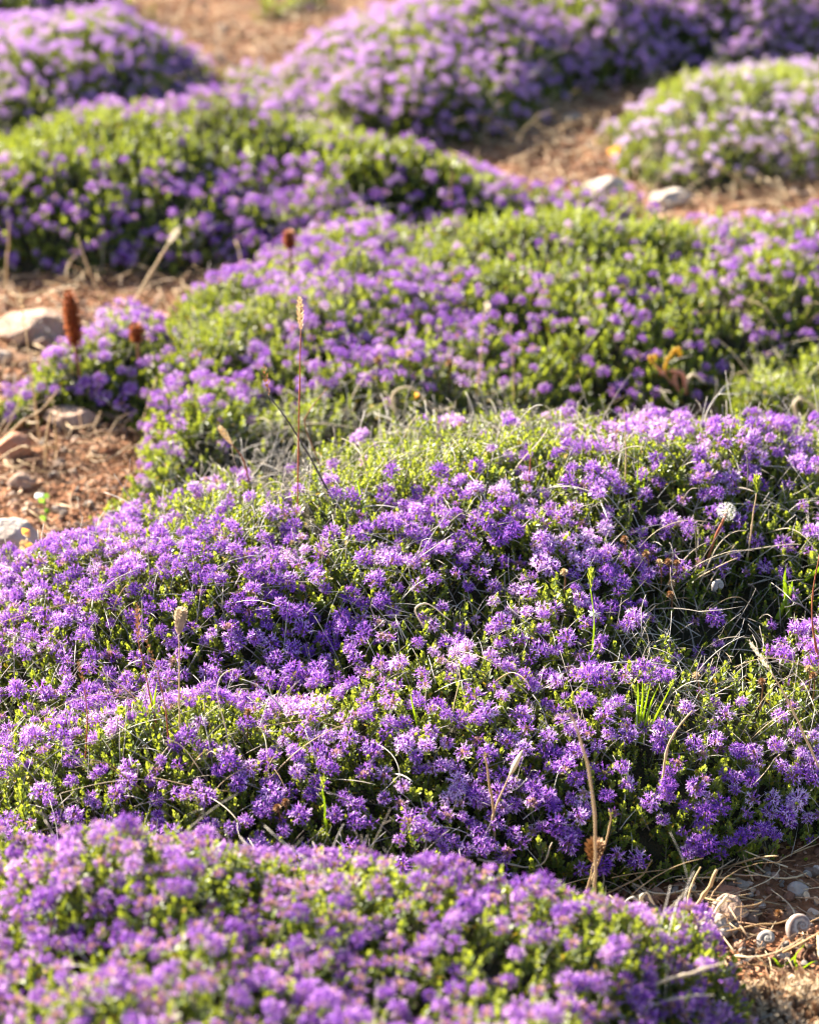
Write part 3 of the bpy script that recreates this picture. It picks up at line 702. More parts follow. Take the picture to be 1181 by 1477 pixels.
# --- rocks: px box centre, half width/height in px, material, label
SC = lambda dep: dep / FPX
def rock(px, py, hw, hh, mt, label, cat='rock', seed=1, name='rock', rot=0., group=None, sink_=.22, depth=1.0, rough=.05):
    p = atZ(px, py + hh * .55, 0); p[2] = float(ground_h(np.array(p[0]), np.array(p[1])))
    dep = (p - CAM) @ FWD; w = hw * SC(dep); h = hh * SC(dep) * .95
    mb = MB(); rock_mesh(mb, seed, (w, w * .8 * depth, h), mi=0, sink_=sink_, rough=rough, sub=5 if hw > 25 else 4)
    o = link(name, mb.mesh(name, [mt], smooth=True), None, tuple(p)); o.rotation_euler = (0, 0, rot)
    return tag(o, label, cat, group)
rock(44, 478, 56, 28, 'rock', 'large pinkish rock with a sunlit top left of the tall brown seed spike', seed=3, rot=.3)
rock(62, 502, 16, 16, 'rock', 'small rounded rock in front of the large pinkish rock', seed=4)
rock(4, 520, 18, 14, 'rock_grey', 'grey rock cut by the left edge below the large pinkish rock', seed=6)
rock(18, 650, 26, 22, 'rock_red', 'reddish brown rock half sunk in the soil at the left edge', seed=7)
rock(30, 694, 23, 16, 'rock', 'blocky tan rock just left of the small pale blue shell', seed=8, rot=.6)
rock(10, 773, 46, 34, 'rock_white', 'broad rock with a white sunlit top at the left edge above the main cushion', seed=19, rot=.2)
rock(104, 606, 36, 20, 'rock', 'brown rock under the front of the small straggling thyme plant', seed=10)
rock(70, 625, 12, 9, 'rock_red', 'little reddish stone below the brown rock', seed=12)
rock(878, 266, 34, 20, 'rock_grey', 'greyish rock in the upper right gap beside the tip of the big blurred mound', seed=13)
rock(966, 282, 28, 14, 'rock_grey', 'flat rock right of the wider greyish rock in the upper right gap', seed=14)
rock(958, 298, 10, 8, 'rock_white', 'tiny white stone in front of the flat rock', seed=15, cat='stone')
rock(828, 170, 17, 9, 'rock_grey', 'flat bluish grey stone on the bare soil near the top right gap', seed=16, cat='stone')
rock(402, 106, 20, 18, 'rock_white', 'glowing cream rock in the bare gap beside the far top mound', seed=17)
rock(320, 36, 9, 7, 'rock_white', 'small white stone in the bare gap near the top edge', seed=18, cat='stone')
rock(1047, 1306, 31, 30, 'rock', 'pinkish grey angular rock on the soil in the lower right', seed=22, rot=.5, rough=.05)
rock(1024, 1334, 40, 18, 'rock_grey', 'long flat stone lying against the front of the pinkish grey angular rock', seed=24, rot=-.35, sink_=.3)
rock(1050, 1284, 22, 10, 'rock_red', 'dark reddish stone tucked behind the pinkish grey angular rock', seed=25)
rock(1152, 1278, 16, 11, 'rock_grey', 'grey brown stone near the right edge above the white pebble', seed=26)
rock(1141, 1303, 14, 9, 'rock', 'light brown stone left of the white pebble', seed=27)
rock(1173, 1306, 11, 13, 'rock_white', 'white upright pebble at the right edge above the snail shell', cat='pebble', seed=28, name='pebble')
rock(1177, 1244, 9, 8, 'rock_white', 'white pebble at the right edge beside the last purple flowers', cat='pebble', seed=29, name='pebble')
rock(85, 732, 11, 7, 'rock_white', 'small white pebble right of the green sprout on the red soil', cat='pebble', seed=31, name='pebble')
rock(1097, 1297, 9, 6, 'rock_white', 'bluish white chip lying right of the pinkish grey angular rock', cat='pebble', seed=32, name='pebble')
rock(1128, 1374, 12, 8, 'rock_grey', 'grey pebble below the two snail shells', cat='pebble', seed=33, name='pebble')

# --- pebbles, one object each, per bare patch
PATCH = {'left': ([(0, 400), (190, 400), (160, 470), (40, 540), (60, 600), (190, 640), (150, 720), (60, 800), (0, 820)], 'small stone scattered on the red soil along the left edge', 'stones on the soil at the left edge', 80),
         'gap': ([(620, 180), (830, 120), (900, 240), (1181, 270), (1181, 290), (900, 300), (860, 270), (720, 220)], 'small stone scattered on the bare soil gap at upper right', 'stones in the upper right gap', 60),
         'top': ([(240, 30), (400, 30), (410, 130), (260, 150)], 'small stone on the bare soil between the two top mounds', 'stones between the two top mounds', 26),
         'corner': ([(880, 1290), (1181, 1240), (1181, 1400), (1070, 1385), (960, 1340)], 'small stone on the shaded soil around the snail shell', 'stones around the snail shell', 80)}
pr = np.random.default_rng(5)
pvars = []
for i in range(8):
    mb = MB(); rock_mesh(mb, 50 + i, (1, .8, .62), sub=3); pvars.append([mb.mesh('stone', [m_], smooth=True) for m_ in ('rock_red', 'rock', 'rock_grey', 'rock_white')])
for pk, (poly, lab, grp, cnt) in PATCH.items():
    poly = np.array(poly, float); k = 0; t = 0
    while k < cnt and t < 4000:
        t += 1; q = poly.min(0) + pr.random(2) * (poly.max(0) - poly.min(0))
        if seg_dist(q[None], poly)[0] < 0: continue
        p = atZ(q[0], q[1], 0)
        if int(sample(TOPK, p[0], p[1])) >= 0: continue
        s_ = float(np.exp(pr.normal(-5.75, .38))); s_ = min(s_, .009)
        o = link('stone', pvars[pr.integers(8)][pr.choice(4, p=[.36, .3, .2, .14])], None, (p[0], p[1], float(ground_h(p[0:1], p[1:2])[0]) + s_ * .15))
        o.scale = (s_, s_, s_); o.rotation_euler = (pr.uniform(-.3, .3), pr.uniform(-.3, .3), pr.uniform(0, 6.28)); tag(o, lab, 'stone', grp); k += 1

# --- gravel, crumbs of soil, needles and straw: uncountable
def bare_sites(n, seed, lim=.0):
    r = np.random.default_rng(seed); X = r.uniform(-.8, .8, n); Y = r.uniform(1.15, 4.0, n)
    px, py, dep = project(np.stack([X, Y, 0 * X], 1)); k = in_view(px, py, 40) & (sample(HM, X, Y) < .034)
    return X[k], Y[k], r
X, Y, r = bare_sites(90000, 1); s_ = np.exp(r.normal(-6.5, .62, len(X))); s_ = np.clip(s_, .0004, .007)
mb = MB(); mb1 = MB(); rock_mesh(mb1, 77, (1, .85, .7), sub=1, sink_=.3); T1 = template(mb1); mb1 = MB(); rock_mesh(mb1, 79, (1, .7, .6), sub=2, sink_=.3); T2 = template(mb1)
P_ = np.stack([X, Y, ground_h(X, Y) - s_ * .2], 1)
big = s_ > .0016
for T, k in ((T2, big), (T1, ~big)): scatter(mb, T, P_[k], frames(np.array([[0, 0, 1.]]).repeat(k.sum(), 0) + r.normal(0, .4, (k.sum(), 3)), r.uniform(0, 6.28, k.sum())), s_[k], np.clip(r.beta(1.6, 2.6, k.sum()), 0, 1))
tag(link('gravel', mb.mesh('gravel', ['gravel'], smooth=True)), 'fine reddish gravel and soil crumbs covering the bare ground', 'gravel', None, 'stuff')
def litter(name, n, seed, Lr, rad, mats, label, cat, curve=.25, zr=.006, nseg=4, lift=.25):
    X, Y, r = bare_sites(n, seed); clump = fbm(X * 7, Y * 7, seed, 3); k = r.random(len(X)) < np.clip(.55 + clump * 2.2, .06, 1); X, Y = X[k], Y[k]
    mb = MB()
    for i in range(len(X)):
        L = r.uniform(*Lr); a = r.uniform(0, 6.28); z = float(ground_h(X[i:i+1], Y[i:i+1])[0]) + r.uniform(.001, zr); el = abs(r.normal(0, lift))
        u = np.array([math.cos(a) * math.cos(el), math.sin(a) * math.cos(el), math.sin(el)]); w = np.array([-u[1], u[0], r.uniform(-.1, .6)]) * r.uniform(-curve, curve) * 2
        t = np.linspace(0, 1, nseg)[:, None]; pts = np.array([X[i], Y[i], z]) + u * L * t + w * L * t * (1 - t)
        if L > .02: tube(mb, pts, np.linspace(rad, rad * .6, nseg) * r.uniform(.6, 1.4), 4, 0, r.beta(1.5, 1.5))
        else: tube(mb, pts[[0, 1, -1]], rad * r.uniform(.6, 1.4), 3, 0, r.beta(1.5, 1.5))
    tag(link(name, mb.mesh(name, mats)), label, cat, None, 'stuff')
litter('needle_litter', 60000, 21, (.010, .034), .0005, ['needle'], 'brown fallen needles and twig bits strewn over the red soil', 'plant litter')
litter('straw_litter', 16000, 22, (.018, .06), .0006, ['straw'], 'pale dry straw lying tangled on the red soil', 'dry straw', curve=.5, zr=.012, nseg=6, lift=.35)
# crumbled dead leaves
X, Y, r = bare_sites(34000, 31); mb = MB(); mbl = MB(); leaf_at(mbl, np.zeros(3), np.array([1., 0, .1]), np.array([0, 0, 1.]), 1, .3, 0, .5, .5); TL = template(mbl)
n = len(X); P_ = np.stack([X, Y, ground_h(X, Y) + r.uniform(.0005, .004, n)], 1)
scatter(mb, TL, P_, frames(np.array([[0, 0, 1.]]).repeat(n, 0) + r.normal(0, .5, (n, 3)), r.uniform(0, 6.28, n)), r.uniform(.003, .0085, n), r.random(n))
tag(link('dead_leaves', mb.mesh('dead_leaves', ['needle'])), 'small crumbled dead leaves scattered on the bare soil', 'dead leaves', None, 'stuff')

# --- snail shells
def snail(px, py, R_, label, mt, tilt, name='snail_shell', turns=3.6, up=.35):
    g = atZ(px, py + 12, 0); p = g.copy(); p[2] = R_ * .62
    mb = MB(); n = 150; S = 22; V = []; Rn = []
    for i in range(n):
        th = turns * 6.283 * i / (n - 1); k = math.exp(.19 * (th - turns * 6.283)); rr = R_ * .66 * k; tr = R_ * .46 * k
        c = np.array([rr * math.cos(th), rr * math.sin(th), -rr * .75 * 1.0 + R_ * .5])
        for j in range(S):
            a = 6.283 * j / S
            V.append(c + np.array([math.cos(th), math.sin(th), 0]) * tr * math.cos(a) + np.array([0, 0, 1]) * tr * math.sin(a) * .95)
            Rn.append(((a / 6.283 + .22) % 1.0))
    F = []
    for i in range(n - 1):
        for j in range(S):
            a, b = i * S + j, i * S + (j + 1) % S; F += [(a, b, b + S), (a, b + S, a + S)]
    V.append(np.array(V[-S:]).mean(0)); Rn.append(.1)
    for j in range(S): F.append(((n - 1) * S + j, (n - 1) * S + (j + 1) % S, n * S))
    mb.add(V, F, 0, Rn)
    o = link(name, mb.mesh(name, [mt], smooth=True), None, tuple(p)); o.rotation_euler = tilt
    return tag(o, label, 'snail shell')
snail(1153, 1336, .0102, 'brown and white banded spiral snail shell on the soil by the right edge', 'shell', (R(50), R(-12), R(20)))
snail(1107, 1353, .0078, 'smaller bluish grey snail shell lying left of the banded one', 'shell_grey', (R(35), R(-25), R(10)))
snail(60, 712, .0065, 'pale bluish white snail shell on the red soil at the left, behind the green sprout', 'shell_pale', (R(10), R(10), R(80)))
o = snail(1034, 850, .006, 'grey empty snail shell caught among twigs on the sparse shaded slope', 'shell_grey', (R(60), R(10), R(30)))
q = surf(1034, 852); o.location = (q[0], q[1] - .004, q[2] + .006)

# --- dried rust-coloured seed spikes
def rust_spike(base, top, r_px, label, seed, foot):
    P = stalk_pts([foot, base, top]); P = sink(P, .015); root = root_at('seed_spike', P[1], label, 'seed spike')
    mb = MB(); tube(mb, spline(P[:3], 10), .0014, 6, 0, .3); part('stem', mb, ['brown_head'], root)
    dep = (P[-1] - CAM) @ FWD; r_ = r_px * SC(dep); mb = MB(); a, b = P[2], P[3]; Fm = axis_frame(a, b); Lh = np.linalg.norm(b - a); rr = random.Random(seed)
    v, f = ICO[3]; mb.add((v * np.array([r_ * .62, r_ * .62, Lh * .5])) @ Fm.T + (a + b) / 2, f, 0, .15)
    n = int(26 * Lh / r_)
    for k in range(n):
        t = (k + .5) / n; pr_ = (math.sin(math.pi * (.08 + .87 * t))) ** .38; az = k * 2.4; dd = Fm @ np.array([math.cos(az), math.sin(az), .45])
        c = a + (b - a) * t + Fm @ np.array([math.cos(az), math.sin(az), 0]) * r_ * .45 * pr_
        for q in range(3):
            leaf_at(mb, c, dd + np.array([rr.uniform(-.4, .4) for _ in range(3)]), Fm[:, 2], r_ * .75 * pr_, r_ * .2, 0, rr.uniform(.1, 1), .4)
    part('seed_head', mb, ['rust'], root, False)
rust_spike((109, 500), (101, 422), 13, 'tall rust brown cone-shaped seed spike standing by the large pinkish rock', 1, (116, 545))
rust_spike((199, 495), (196, 468), 12, 'short stubby rust brown seed spike between lilac heads right of the tall one', 2, (201, 525))
rust_spike((419, 360), (416, 333), 10, 'small blurred rust brown seed spike among lilac flowers near the large blurred mound', 3, (420, 385))

# --- individual stalks
def grass_stalk(pxs, r0, label, cat='grass stalk', name='grass_stalk', mt='straw', head=None, lean=0., Yoff=0., flat=1., rnd=.5, group=None, n=18, taper=.45, base=None):
    P = sink(stalk_pts(pxs, Yoff, lean, base), .02); root = root_at(name, P[1], label, cat, group)
    if head: hi = head.get('from', len(P) - 2); stem = P[:hi + 1]
    else: stem = P
    S = spline(stem, n); mb = MB(); kr = np.random.default_rng(int(pxs[0][0] * 7 + pxs[-1][1])); kink = np.cumsum(kr.normal(0, r0 * .22, S.shape), 0); kink -= np.linspace(0, 1, n)[:, None] * kink[-1]
    S = S + kink; rad_ = np.linspace(r0, r0 * taper, n) * (1 + .12 * kr.normal(0, 1, n).clip(-1, 1))
    for nd in kr.choice(np.arange(2, n - 2), 2, replace=False): rad_[nd] *= 1.45
    tube(mb, S, rad_, 6, 0, kr.normal(0, .12) + rnd, flat); part('stem', mb, [mt], root)
    if head:
        mb = MB(); hp = P[head.get('from', len(P) - 2):]
        if head.get('ell'):
            a_, b_ = hp[0], hp[-1]; v_, f_ = ICO[4]; Lh = np.linalg.norm(b_ - a_); q_ = v_.copy(); q_[:, 0] *= 1 - .5 * q_[:, 2] ** 2; q_[:, 1] *= 1 - .5 * q_[:, 2] ** 2
            q_ = q_ * (1 + .10 * np.cos(5 * np.arctan2(q_[:, 1], q_[:, 0])))[:, None]
            mb.add((q_ * np.array([head['r'], head['r'] * .7, Lh * .55])) @ axis_frame(a_, b_).T + (a_ + b_) / 2, f_, 0, .5)
        else: spikelet_head(mb, hp, head['r'], head.get('n', 60), 0, head.get('awn', .6), seed=len(S) + int(pxs[0][0]), ln=head.get('ln'))
        part(head.get('name', 'seed_head'), mb, [head.get('mat', 'straw')], root, False)
    return root
grass_stalk([(430, 722), (431, 600), (434, 475), (432, 428)], .0007, 'tall thin upright stem topped by a slender tan seed spike, left of centre', head=dict(r=.0022, n=60, n_=0), mt='red_stem')
grass_stalk([(688, 566), (694, 500), (698, 452), (703, 436)], .0009, 'blurred tan stem with a pale forked tip behind the twiggy crest', head=dict(r=.0025, n=14, mat='straw_pale', name='bud'))
grass_stalk([(60, 640), (48, 560), (38, 480), (28, 412)], .0011, 'leaning golden grass stalk at the left edge before the large pinkish rock', head=dict(r=.0017, n=30))
grass_stalk([(190, 447), (215, 400), (243, 352), (257, 330)], .0016, 'thick blurred straw stalk leaning right beyond the small straggling plant', head=dict(r=.003, n=24, mat='straw_pale'), lean=.02)
grass_stalk([(150, 440), (130, 395), (122, 372), (112, 340)], .0012, 'blurred dry stalk in the shade behind the large pinkish rock', rnd=.7)
grass_stalk([(172, 440), (150, 412), (122, 392), (96, 380)], .0010, 'blurred dry twig crossing the shaded soil under the back mound', rnd=.4)
grass_stalk([(10, 420), (10, 380), (14, 345), (13, 318)], .0012, 'blurred straw tip at the left edge below the back mound', rnd=.8)
grass_stalk([(740, 590), (741, 540), (738, 500), (736, 470)], .0006, 'faint thin stem rising right of the blurred tan one', mt='straw', rnd=.2)
grass_stalk([(651, 300), (650, 270), (652, 250), (648, 232)], .0009, 'blurred brown stem against the violet front of the large mound', rnd=.1)
grass_stalk([(260, 1050), (259, 985), (258, 915), (262, 880)], .0007, 'upright tan stem with a fluffy oval seed head in the left of the main cushion', mt='straw', head=dict(r=.0036, n=90, mat='fluff_tan', awn=.9))
grass_stalk([(262, 0), (262, -1)][:0] or [(222, 1030), (208, 960), (200, 925), (198, 868)], .0006, 'thin dark red stem with a small brown tip in the left of the main cushion', mt='red_stem', head=dict(r=.0018, n=36, mat='brown_head'))
grass_stalk([(243, 1070), (238, 1020), (228, 970), (204, 905)], .0006, 'curved red stem left of the fluffy seed head', mt='red_stem', head=dict(r=.0014, n=26, mat='brown_head'))
grass_stalk([(124, 1090), (126, 1030), (122, 990), (112, 950)], .0006, 'short red stem low at the left of the main cushion', mt='red_stem', head=dict(r=.0014, n=24, mat='brown_head'))
grass_stalk([(362, 700), (350, 660), (334, 640), (316, 615)], .0008, 'reddish stem ending in a pointed tan seed spike near the dark hollow', mt='red_stem', head=dict(r=.0022, n=50, mat='straw'))
grass_stalk([(470, 702), (430, 630), (388, 570), (380, 524)], .0009, 'dark leaning twig with a knobbly tip beside the tall thin seed spike', name='twig', cat='twig', mt='dark_stem', head=dict(r=.0020, n=18, mat='brown_head', name='bud'))
grass_stalk([(460, 665), (440, 612), (448, 590), (472, 560)], .0007, 'brown branching twig right of the dark leaning one', name='twig', cat='twig', mt='brown_head')
grass_stalk([(858, 1318), (856, 1250), (851, 1140), (836, 1078), (823, 1040), (818, 1032), (806, 1032), (797, 1040)], .0012, 'tall golden grass stalk bent over at its tip, in front of the purple flowers', rnd=.75, flat=.45, n=48, taper=.22, base=atZ(858, 1318, .03))
grass_stalk([(845, 1290), (856, 1245), (858, 1214)], .0008, 'short brown stem with a dark woolly seed head crossing the tall golden stalk', mt='straw', head=dict(r=.0040, n=60, mat='brown_head', awn=.1), base=atZ(845, 1290, .03))
grass_stalk([(862, 1250), (874, 1215), (880, 1180), (878, 1168)], .0007, 'thin curved straw stem hugging the tall golden stalk', rnd=.6, base=atZ(860, 1252, .03))
grass_stalk([(984, 1350), (1000, 1316), (1018, 1285), (1033, 1255)], .0016, 'thick straw stalk leaning in front of the pinkish grey angular rock', rnd=.6, taper=.6, base=atZ(984, 1350, 0))
grass_stalk([(1014, 1350), (1028, 1325), (1044, 1300), (1049, 1292)], .0014, 'pale grey stalk crossing the pinkish grey angular rock', rnd=.9, mt='straw_pale', taper=.6, base=atZ(1010, 1352, 0))
grass_stalk([(706, 1200), (716, 1160), (735, 1118), (752, 1085)], .0009, 'straw stem carrying a pale boat-shaped capsule', mt='straw', rnd=.5, head=dict(r=.0023, ell=1, mat='straw_pale', name='capsule'))
grass_stalk([(714, 1205), (712, 1165), (706, 1125), (699, 1092)], .0010, 'slim golden blade-like stalk left of the pale capsule', rnd=.45, flat=.4)
grass_stalk([(955, 1125), (960, 1090), (970, 1062), (998, 1025)], .0010, 'forked straw twig standing below the green grass tuft', name='twig', cat='twig', rnd=.6)
grass_stalk([(1190, 1130), (1150, 1040), (1112, 970), (1078, 922)], .0010, 'long straw stalk with a flattened feathery seed head leaning across the right slope', rnd=.6, head=dict(r=.0022, n=24, mat='straw_pale', awn=2.5))
grass_stalk([(1181, 1070), (1120, 1085), (1060, 1092), (1020, 1102)], .0008, 'nearly level straw stem lying across the lower right slope', rnd=.7)
grass_stalk([(1180, 960), (1170, 900), (1172, 850), (1181, 800)], .0008, 'reddish brown stem at the right edge of the shaded slope', mt='red_stem')
grass_stalk([(800, 972), (860, 960), (905, 955), (972, 960)], .0007, 'thin arched grey stem above the green grass tuft', rnd=.9, mt='twig')
grass_stalk([(600, 860), (640, 800), (700, 760), (690, 720)][:0] or [(612, 905), (600, 880), (618, 872), (650, 895)], .0008, 'looping pale stem in the centre of the broad cushion', rnd=.8, mt='straw_pale')
grass_stalk([(765, 705), (764, 680), (765, 660), (763, 645)], .0007, 'short reddish stem with a green pointed bud on the lit crest', mt='red_stem', head=dict(r=.0018, n=14, mat='leaf', awn=2, name='bud'))
grass_stalk([(900, 700), (901, 650), (900, 620), (900, 590)], .0005, 'hair-thin straw stem in front of the crowded flowering crest', rnd=.7)
grass_stalk([(1150, 600), (1145, 582), (1160, 575), (1181, 592)], .0016, 'curled dry stem arching at the right end of the flowering crest', mt='straw_pale', base=surf(1148, 602))
grass_stalk([(580, 585), (566, 570), (585, 556), (605, 566), (622, 588), (640, 592), (657, 585)], .0014, 'pale wavy dry leaf stretched above the twiggy crest', name='dry_leaf', cat='dry leaf', mt='straw_pale', flat=.5, n=30, base=surf(575, 600))
grass_stalk([(0, 640), (30, 610), (60, 590), (84, 562)], .0012, 'straw stalk lying slanted on the soil below the small straggling plant', rnd=.6, base=atZ(0, 640, .004))
grass_stalk([(66, 680), (68, 640), (72, 610), (75, 592)], .0012, 'upright golden straw standing on the red soil left of the brown rock', rnd=.5, base=atZ(66, 680, 0))
grass_stalk([(78, 672), (82, 640), (80, 610), (88, 590)], .0010, 'thinner golden straw beside the upright one on the red soil', rnd=.4, base=atZ(78, 672, 0))
grass_stalk([(735, 1245), (760, 1250), (785, 1243), (796, 1215)], .0008, 'pale forked dry stem lying behind the near foreground cushion', mt='straw_pale', base=surf(735, 1246))
grass_stalk([(950, 1340), (938, 1318), (925, 1300), (935, 1292), (943, 1305)], .0014, 'twisted grey dead stem hooked over the bare corner', name='twig', cat='twig', mt='straw_pale', base=atZ(952, 1342, .0))
grass_stalk([(905, 1330), (900, 1308), (912, 1295), (930, 1312)], .0012, 'grey looping dead twig beside the hooked one', name='twig', cat='twig', mt='twig', rnd=.9, base=atZ(905, 1332, .0))
grass_stalk([(870, 1290), (900, 1275), (925, 1262), (940, 1240)], .0008, 'tan stem leaning up from the bare corner towards the shaded flowers', rnd=.5, base=atZ(870, 1292, .0))
grass_stalk([(960, 1290), (1020, 1286), (1080, 1296), (1170, 1315)], .0008, 'long straw lying across the soil behind the pinkish grey angular rock', rnd=.5, base=atZ(960, 1290, .006))
grass_stalk([(1030, 1348), (1080, 1335), (1120, 1332), (1140, 1325)], .0007, 'reddish straw lying between the flat stone and the snail shell', rnd=.3, base=atZ(1030, 1348, .004))
grass_stalk([(940, 1420), (980, 1408), (1010, 1400), (1046, 1388)], .0010, 'blurred pale straw lying over the right end of the near foreground cushion', mt='straw_pale', base=surf(940, 1420))
grass_stalk([(948, 1448), (975, 1440), (1005, 1436), (1030, 1436)], .0009, 'second blurred pale straw just below the first on the near cushion', mt='straw_pale', base=surf(948, 1448))
grass_stalk([(262, 1477), (245, 1440), (215, 1410), (195, 1390)], .0007, 'blurred pale curved stem deep in the near foreground cushion at lower left', mt='straw_pale', base=surf(262, 1476))
grass_stalk([(250, 1430), (290, 1405), (330, 1398), (360, 1402)][:0] or [(470, 1190), (468, 1160), (465, 1140), (466, 1122)], .0009, 'small green budded stem rising behind the near foreground cushion', mt='blade', head=dict(r=.0022, n=12, mat='leaf', awn=1.5, name='bud'))

# random thin stems leaning out of the sparse slopes
def thin_stems(region, n, label, grp, mats, seed, Lr=(.03, .075)):
    r = np.random.default_rng(seed); poly = np.array(region, float); k = 0
    while k < n:
        q = poly.min(0) + r.random(2) * (poly.max(0) - poly.min(0))
        if seg_dist(q[None], poly)[0] < 0: continue
        b = surf(*q); L = r.uniform(*Lr); a = r.uniform(0, 6.28); el = r.uniform(.2, 1.1); u = np.array([math.cos(a) * math.cos(el), math.sin(a) * math.cos(el) * .7, math.sin(el)])
        side = r.normal(0, .22, 3); P = np.array([b - u * .015] + [b + u * L * t + side * L * t * (1 - t) - np.array([0, 0, .35 * L * t * t]) for t in (.15, .4, .65, .85, 1.)])
        rr = r.uniform(.00022, .00048)
        mb = MB(); tube(mb, spline(P, 12) - b, np.linspace(rr, rr * .5, 12), 5, 0, r.uniform(.2, 1)); o = link('dry_stalk', mb.mesh('dry_stalk', [mats[k % len(mats)]], smooth=True), None, tuple(b))
        tag(o, label, 'dry stem', grp); k += 1
thin_stems([(900, 740), (1181, 720), (1181, 1120), (930, 1080)], 42, 'thin dry stem tangled over the sparse shaded slope at right', 'dry stems on the sparse shaded slope', ['straw', 'twig', 'straw_pale'], 1)
thin_stems([(250, 620), (560, 570), (820, 560), (760, 690), (250, 740)], 60, 'thin grey dry stem sticking out of the green twiggy crest', 'dry stems on the twiggy crest', ['twig', 'straw_pale', 'twig'], 2)
thin_stems([(60, 850), (560, 800), (850, 900), (600, 1080), (60, 1080)], 22, 'fine dry stem curving among the sharp purple flowers', 'dry stems among the sharp purple flowers', ['straw', 'twig'], 3)
thin_stems([(20, 1090), (420, 1060), (420, 1160), (20, 1165)], 20, 'straw stem lying over the green dip behind the near cushion', 'dry stems over the green dip', ['straw', 'straw_pale'], 4)
thin_stems([(640, 170), (780, 190), (900, 250), (720, 230)], 16, 'blurred pale dead stem beside the upper right gap', 'dead stems beside the upper right gap', ['straw', 'straw_pale'], 5, (.06, .14))
thin_stems([(900, 180), (1181, 120), (1181, 260), (900, 260)], 26, 'blurred straw stem standing among the loose pale thyme', 'straw stems in the loose pale thyme', ['straw', 'straw_pale'], 6, (.05, .10))
thin_stems([(220, 100), (420, 60), (420, 160), (220, 190)], 60, 'blurred dry grass stem at the bare gap between the top mounds', 'dry grass between the top mounds', ['straw', 'twig'], 7, (.05, .11))
thin_stems([(860, 1270), (1040, 1280), (990, 1360), (880, 1330)], 9, 'grey dry stem tangled over the bare corner soil', 'dry stems over the bare corner', ['twig', 'straw_pale'], 8, (.02, .05))
thin_stems([(1040, 440), (1181, 420), (1181, 560), (1030, 560)], 18, 'blurred straw stem around the flowerless green patch', 'straw stems round the green patch', ['straw', 'straw_pale'], 9, (.04, .08))

# --- brown round dry seed heads on short stems
HEADS = [(813, 826, 'single brown round seed head left of the budded stalk'), (900, 778, 'brown round seed head just above the row of three'), (931, 800, 'brown seed head at the left start of the row above the purple flowers'),
         (950, 812, 'left seed head of the tight row of three'), (963, 811, 'middle seed head of the tight row of three'), (975, 813, 'right seed head of the tight row of three'),
         (968, 842, 'upper of two seed heads hanging below the row of three'), (966, 858, 'lower of two seed heads hanging below the row of three'), (1098, 984, 'pale brown flared seed head beside the feathery stalk'),
         (1165, 965, 'round seed head near the right edge of the shaded slope'), (1172, 975, 'seed head closest to the right edge on the shaded slope'), (358, 1028, 'golden round seed head in the dark crease at left'),
         (1003, 975, 'tiny brown seed head right of the green grass tuft'), (400, 1166, 'brown seed head on the left of the pair behind the near cushion'), (412, 1158, 'brown seed head on the right of the pair behind the near cushion'),
         (590, 512, 'blurred brown seed head behind the wavy dry leaf'), (648, 525, 'blurred dry brown flower head on a short stalk behind the twiggy crest'), (545, 520, 'blurred brown knob left of the wavy dry leaf'), (1154, 1360, 'orange brown seed head lying in front of the banded snail shell'), (1122, 1318, 'orange crumpled seed head lying above the banded snail shell')]
for i, (x, y, lab) in enumerate(HEADS):
    b = surf(x + random.uniform(-4, 4), y + 26) if y < 1300 else atZ(x + 3, y + 6, 0)
    c = atY(x, y, b[1] - .002) if y < 1300 else atZ(x, y, .006)
    root = root_at('dry_seed_head', b, lab, 'seed head'); mb = MB(); b2 = b - np.array([0, 0, .012]) if y < 1300 else b
    tube(mb, spline([b2, (b + c) / 2 + np.array([.001, 0, 0]), c], 8), .0005, 5, 0, .4); part('stem', mb, ['brown_head'], root)
    mb = MB(); globe_head(mb, c, .0026 if y > 600 else .0036, c - b + np.array([0, 0, .01]), seed=i); part('seed_head', mb, ['brown_head'] if i % 3 else ['straw'], root, False)

# --- dandelion clock, budded stalks
P = sink(stalk_pts([(1024, 795), (1033, 770), (1042, 752), (1047, 738)]), .015); root = root_at('dandelion', P[1], 'white round dandelion clock on a reddish stem in the right cushion', 'dandelion clock')
mb = MB(); tube(mb, spline(P, 16), .0009, 6, 0, .5); part('stem', mb, ['red_stem'], root)
mb = MB(); c = P[-1]; sphere(mb, c, .0013, 0, .3); part('receptacle', mb, ['straw'], root)
mb = MB(); rr = random.Random(4)
for k in range(40):
    el = math.asin(1 - 1.75 * (k + .5) / 40); az = k * 2.4; d = np.array([math.cos(az) * math.cos(el), math.sin(az) * math.cos(el), math.sin(el)]); e = c + d * (.0050 + .0006 * rr.random())
    tube(mb, [c + d * .001, e], .00006, 3, 0, .5); Fm = frames(d[None], np.array([rr.uniform(0, 6)]))[0]
    for q in range(9):
        a = q * .698; t_ = e + Fm @ np.array([math.cos(a) * .0019, math.sin(a) * .0019, .0012]); s_ = np.cross(t_ - e, d); s_ /= np.linalg.norm(s_)
        mb.add([e - s_ * .00005, e + s_ * .00005, t_ + s_ * .00005, t_ - s_ * .00005], [(0, 1, 2), (0, 2, 3)])
part('seed_fluff', mb, ['fluff'], root, False)
grass_stalk([(1078, 795), (1084, 755), (1090, 712), (1091, 690)], .0008, 'slender stalk with a closed green bud right of the dandelion clock', cat='budded stalk', name='bud_stalk', mt='straw', head=dict(r=.0026, n=20, mat='leaf', awn=2.2, name='bud', ln=.008), rnd=.4)
rb = grass_stalk([(854, 945), (857, 895), (851, 850), (852, 822)], .0007, 'slender stalk with a closed green bud and a tuft of white fluff halfway up', cat='budded stalk', name='bud_stalk', mt='blade', head=dict(r=.0022, n=20, mat='leaf', awn=2.2, name='bud', ln=.007))
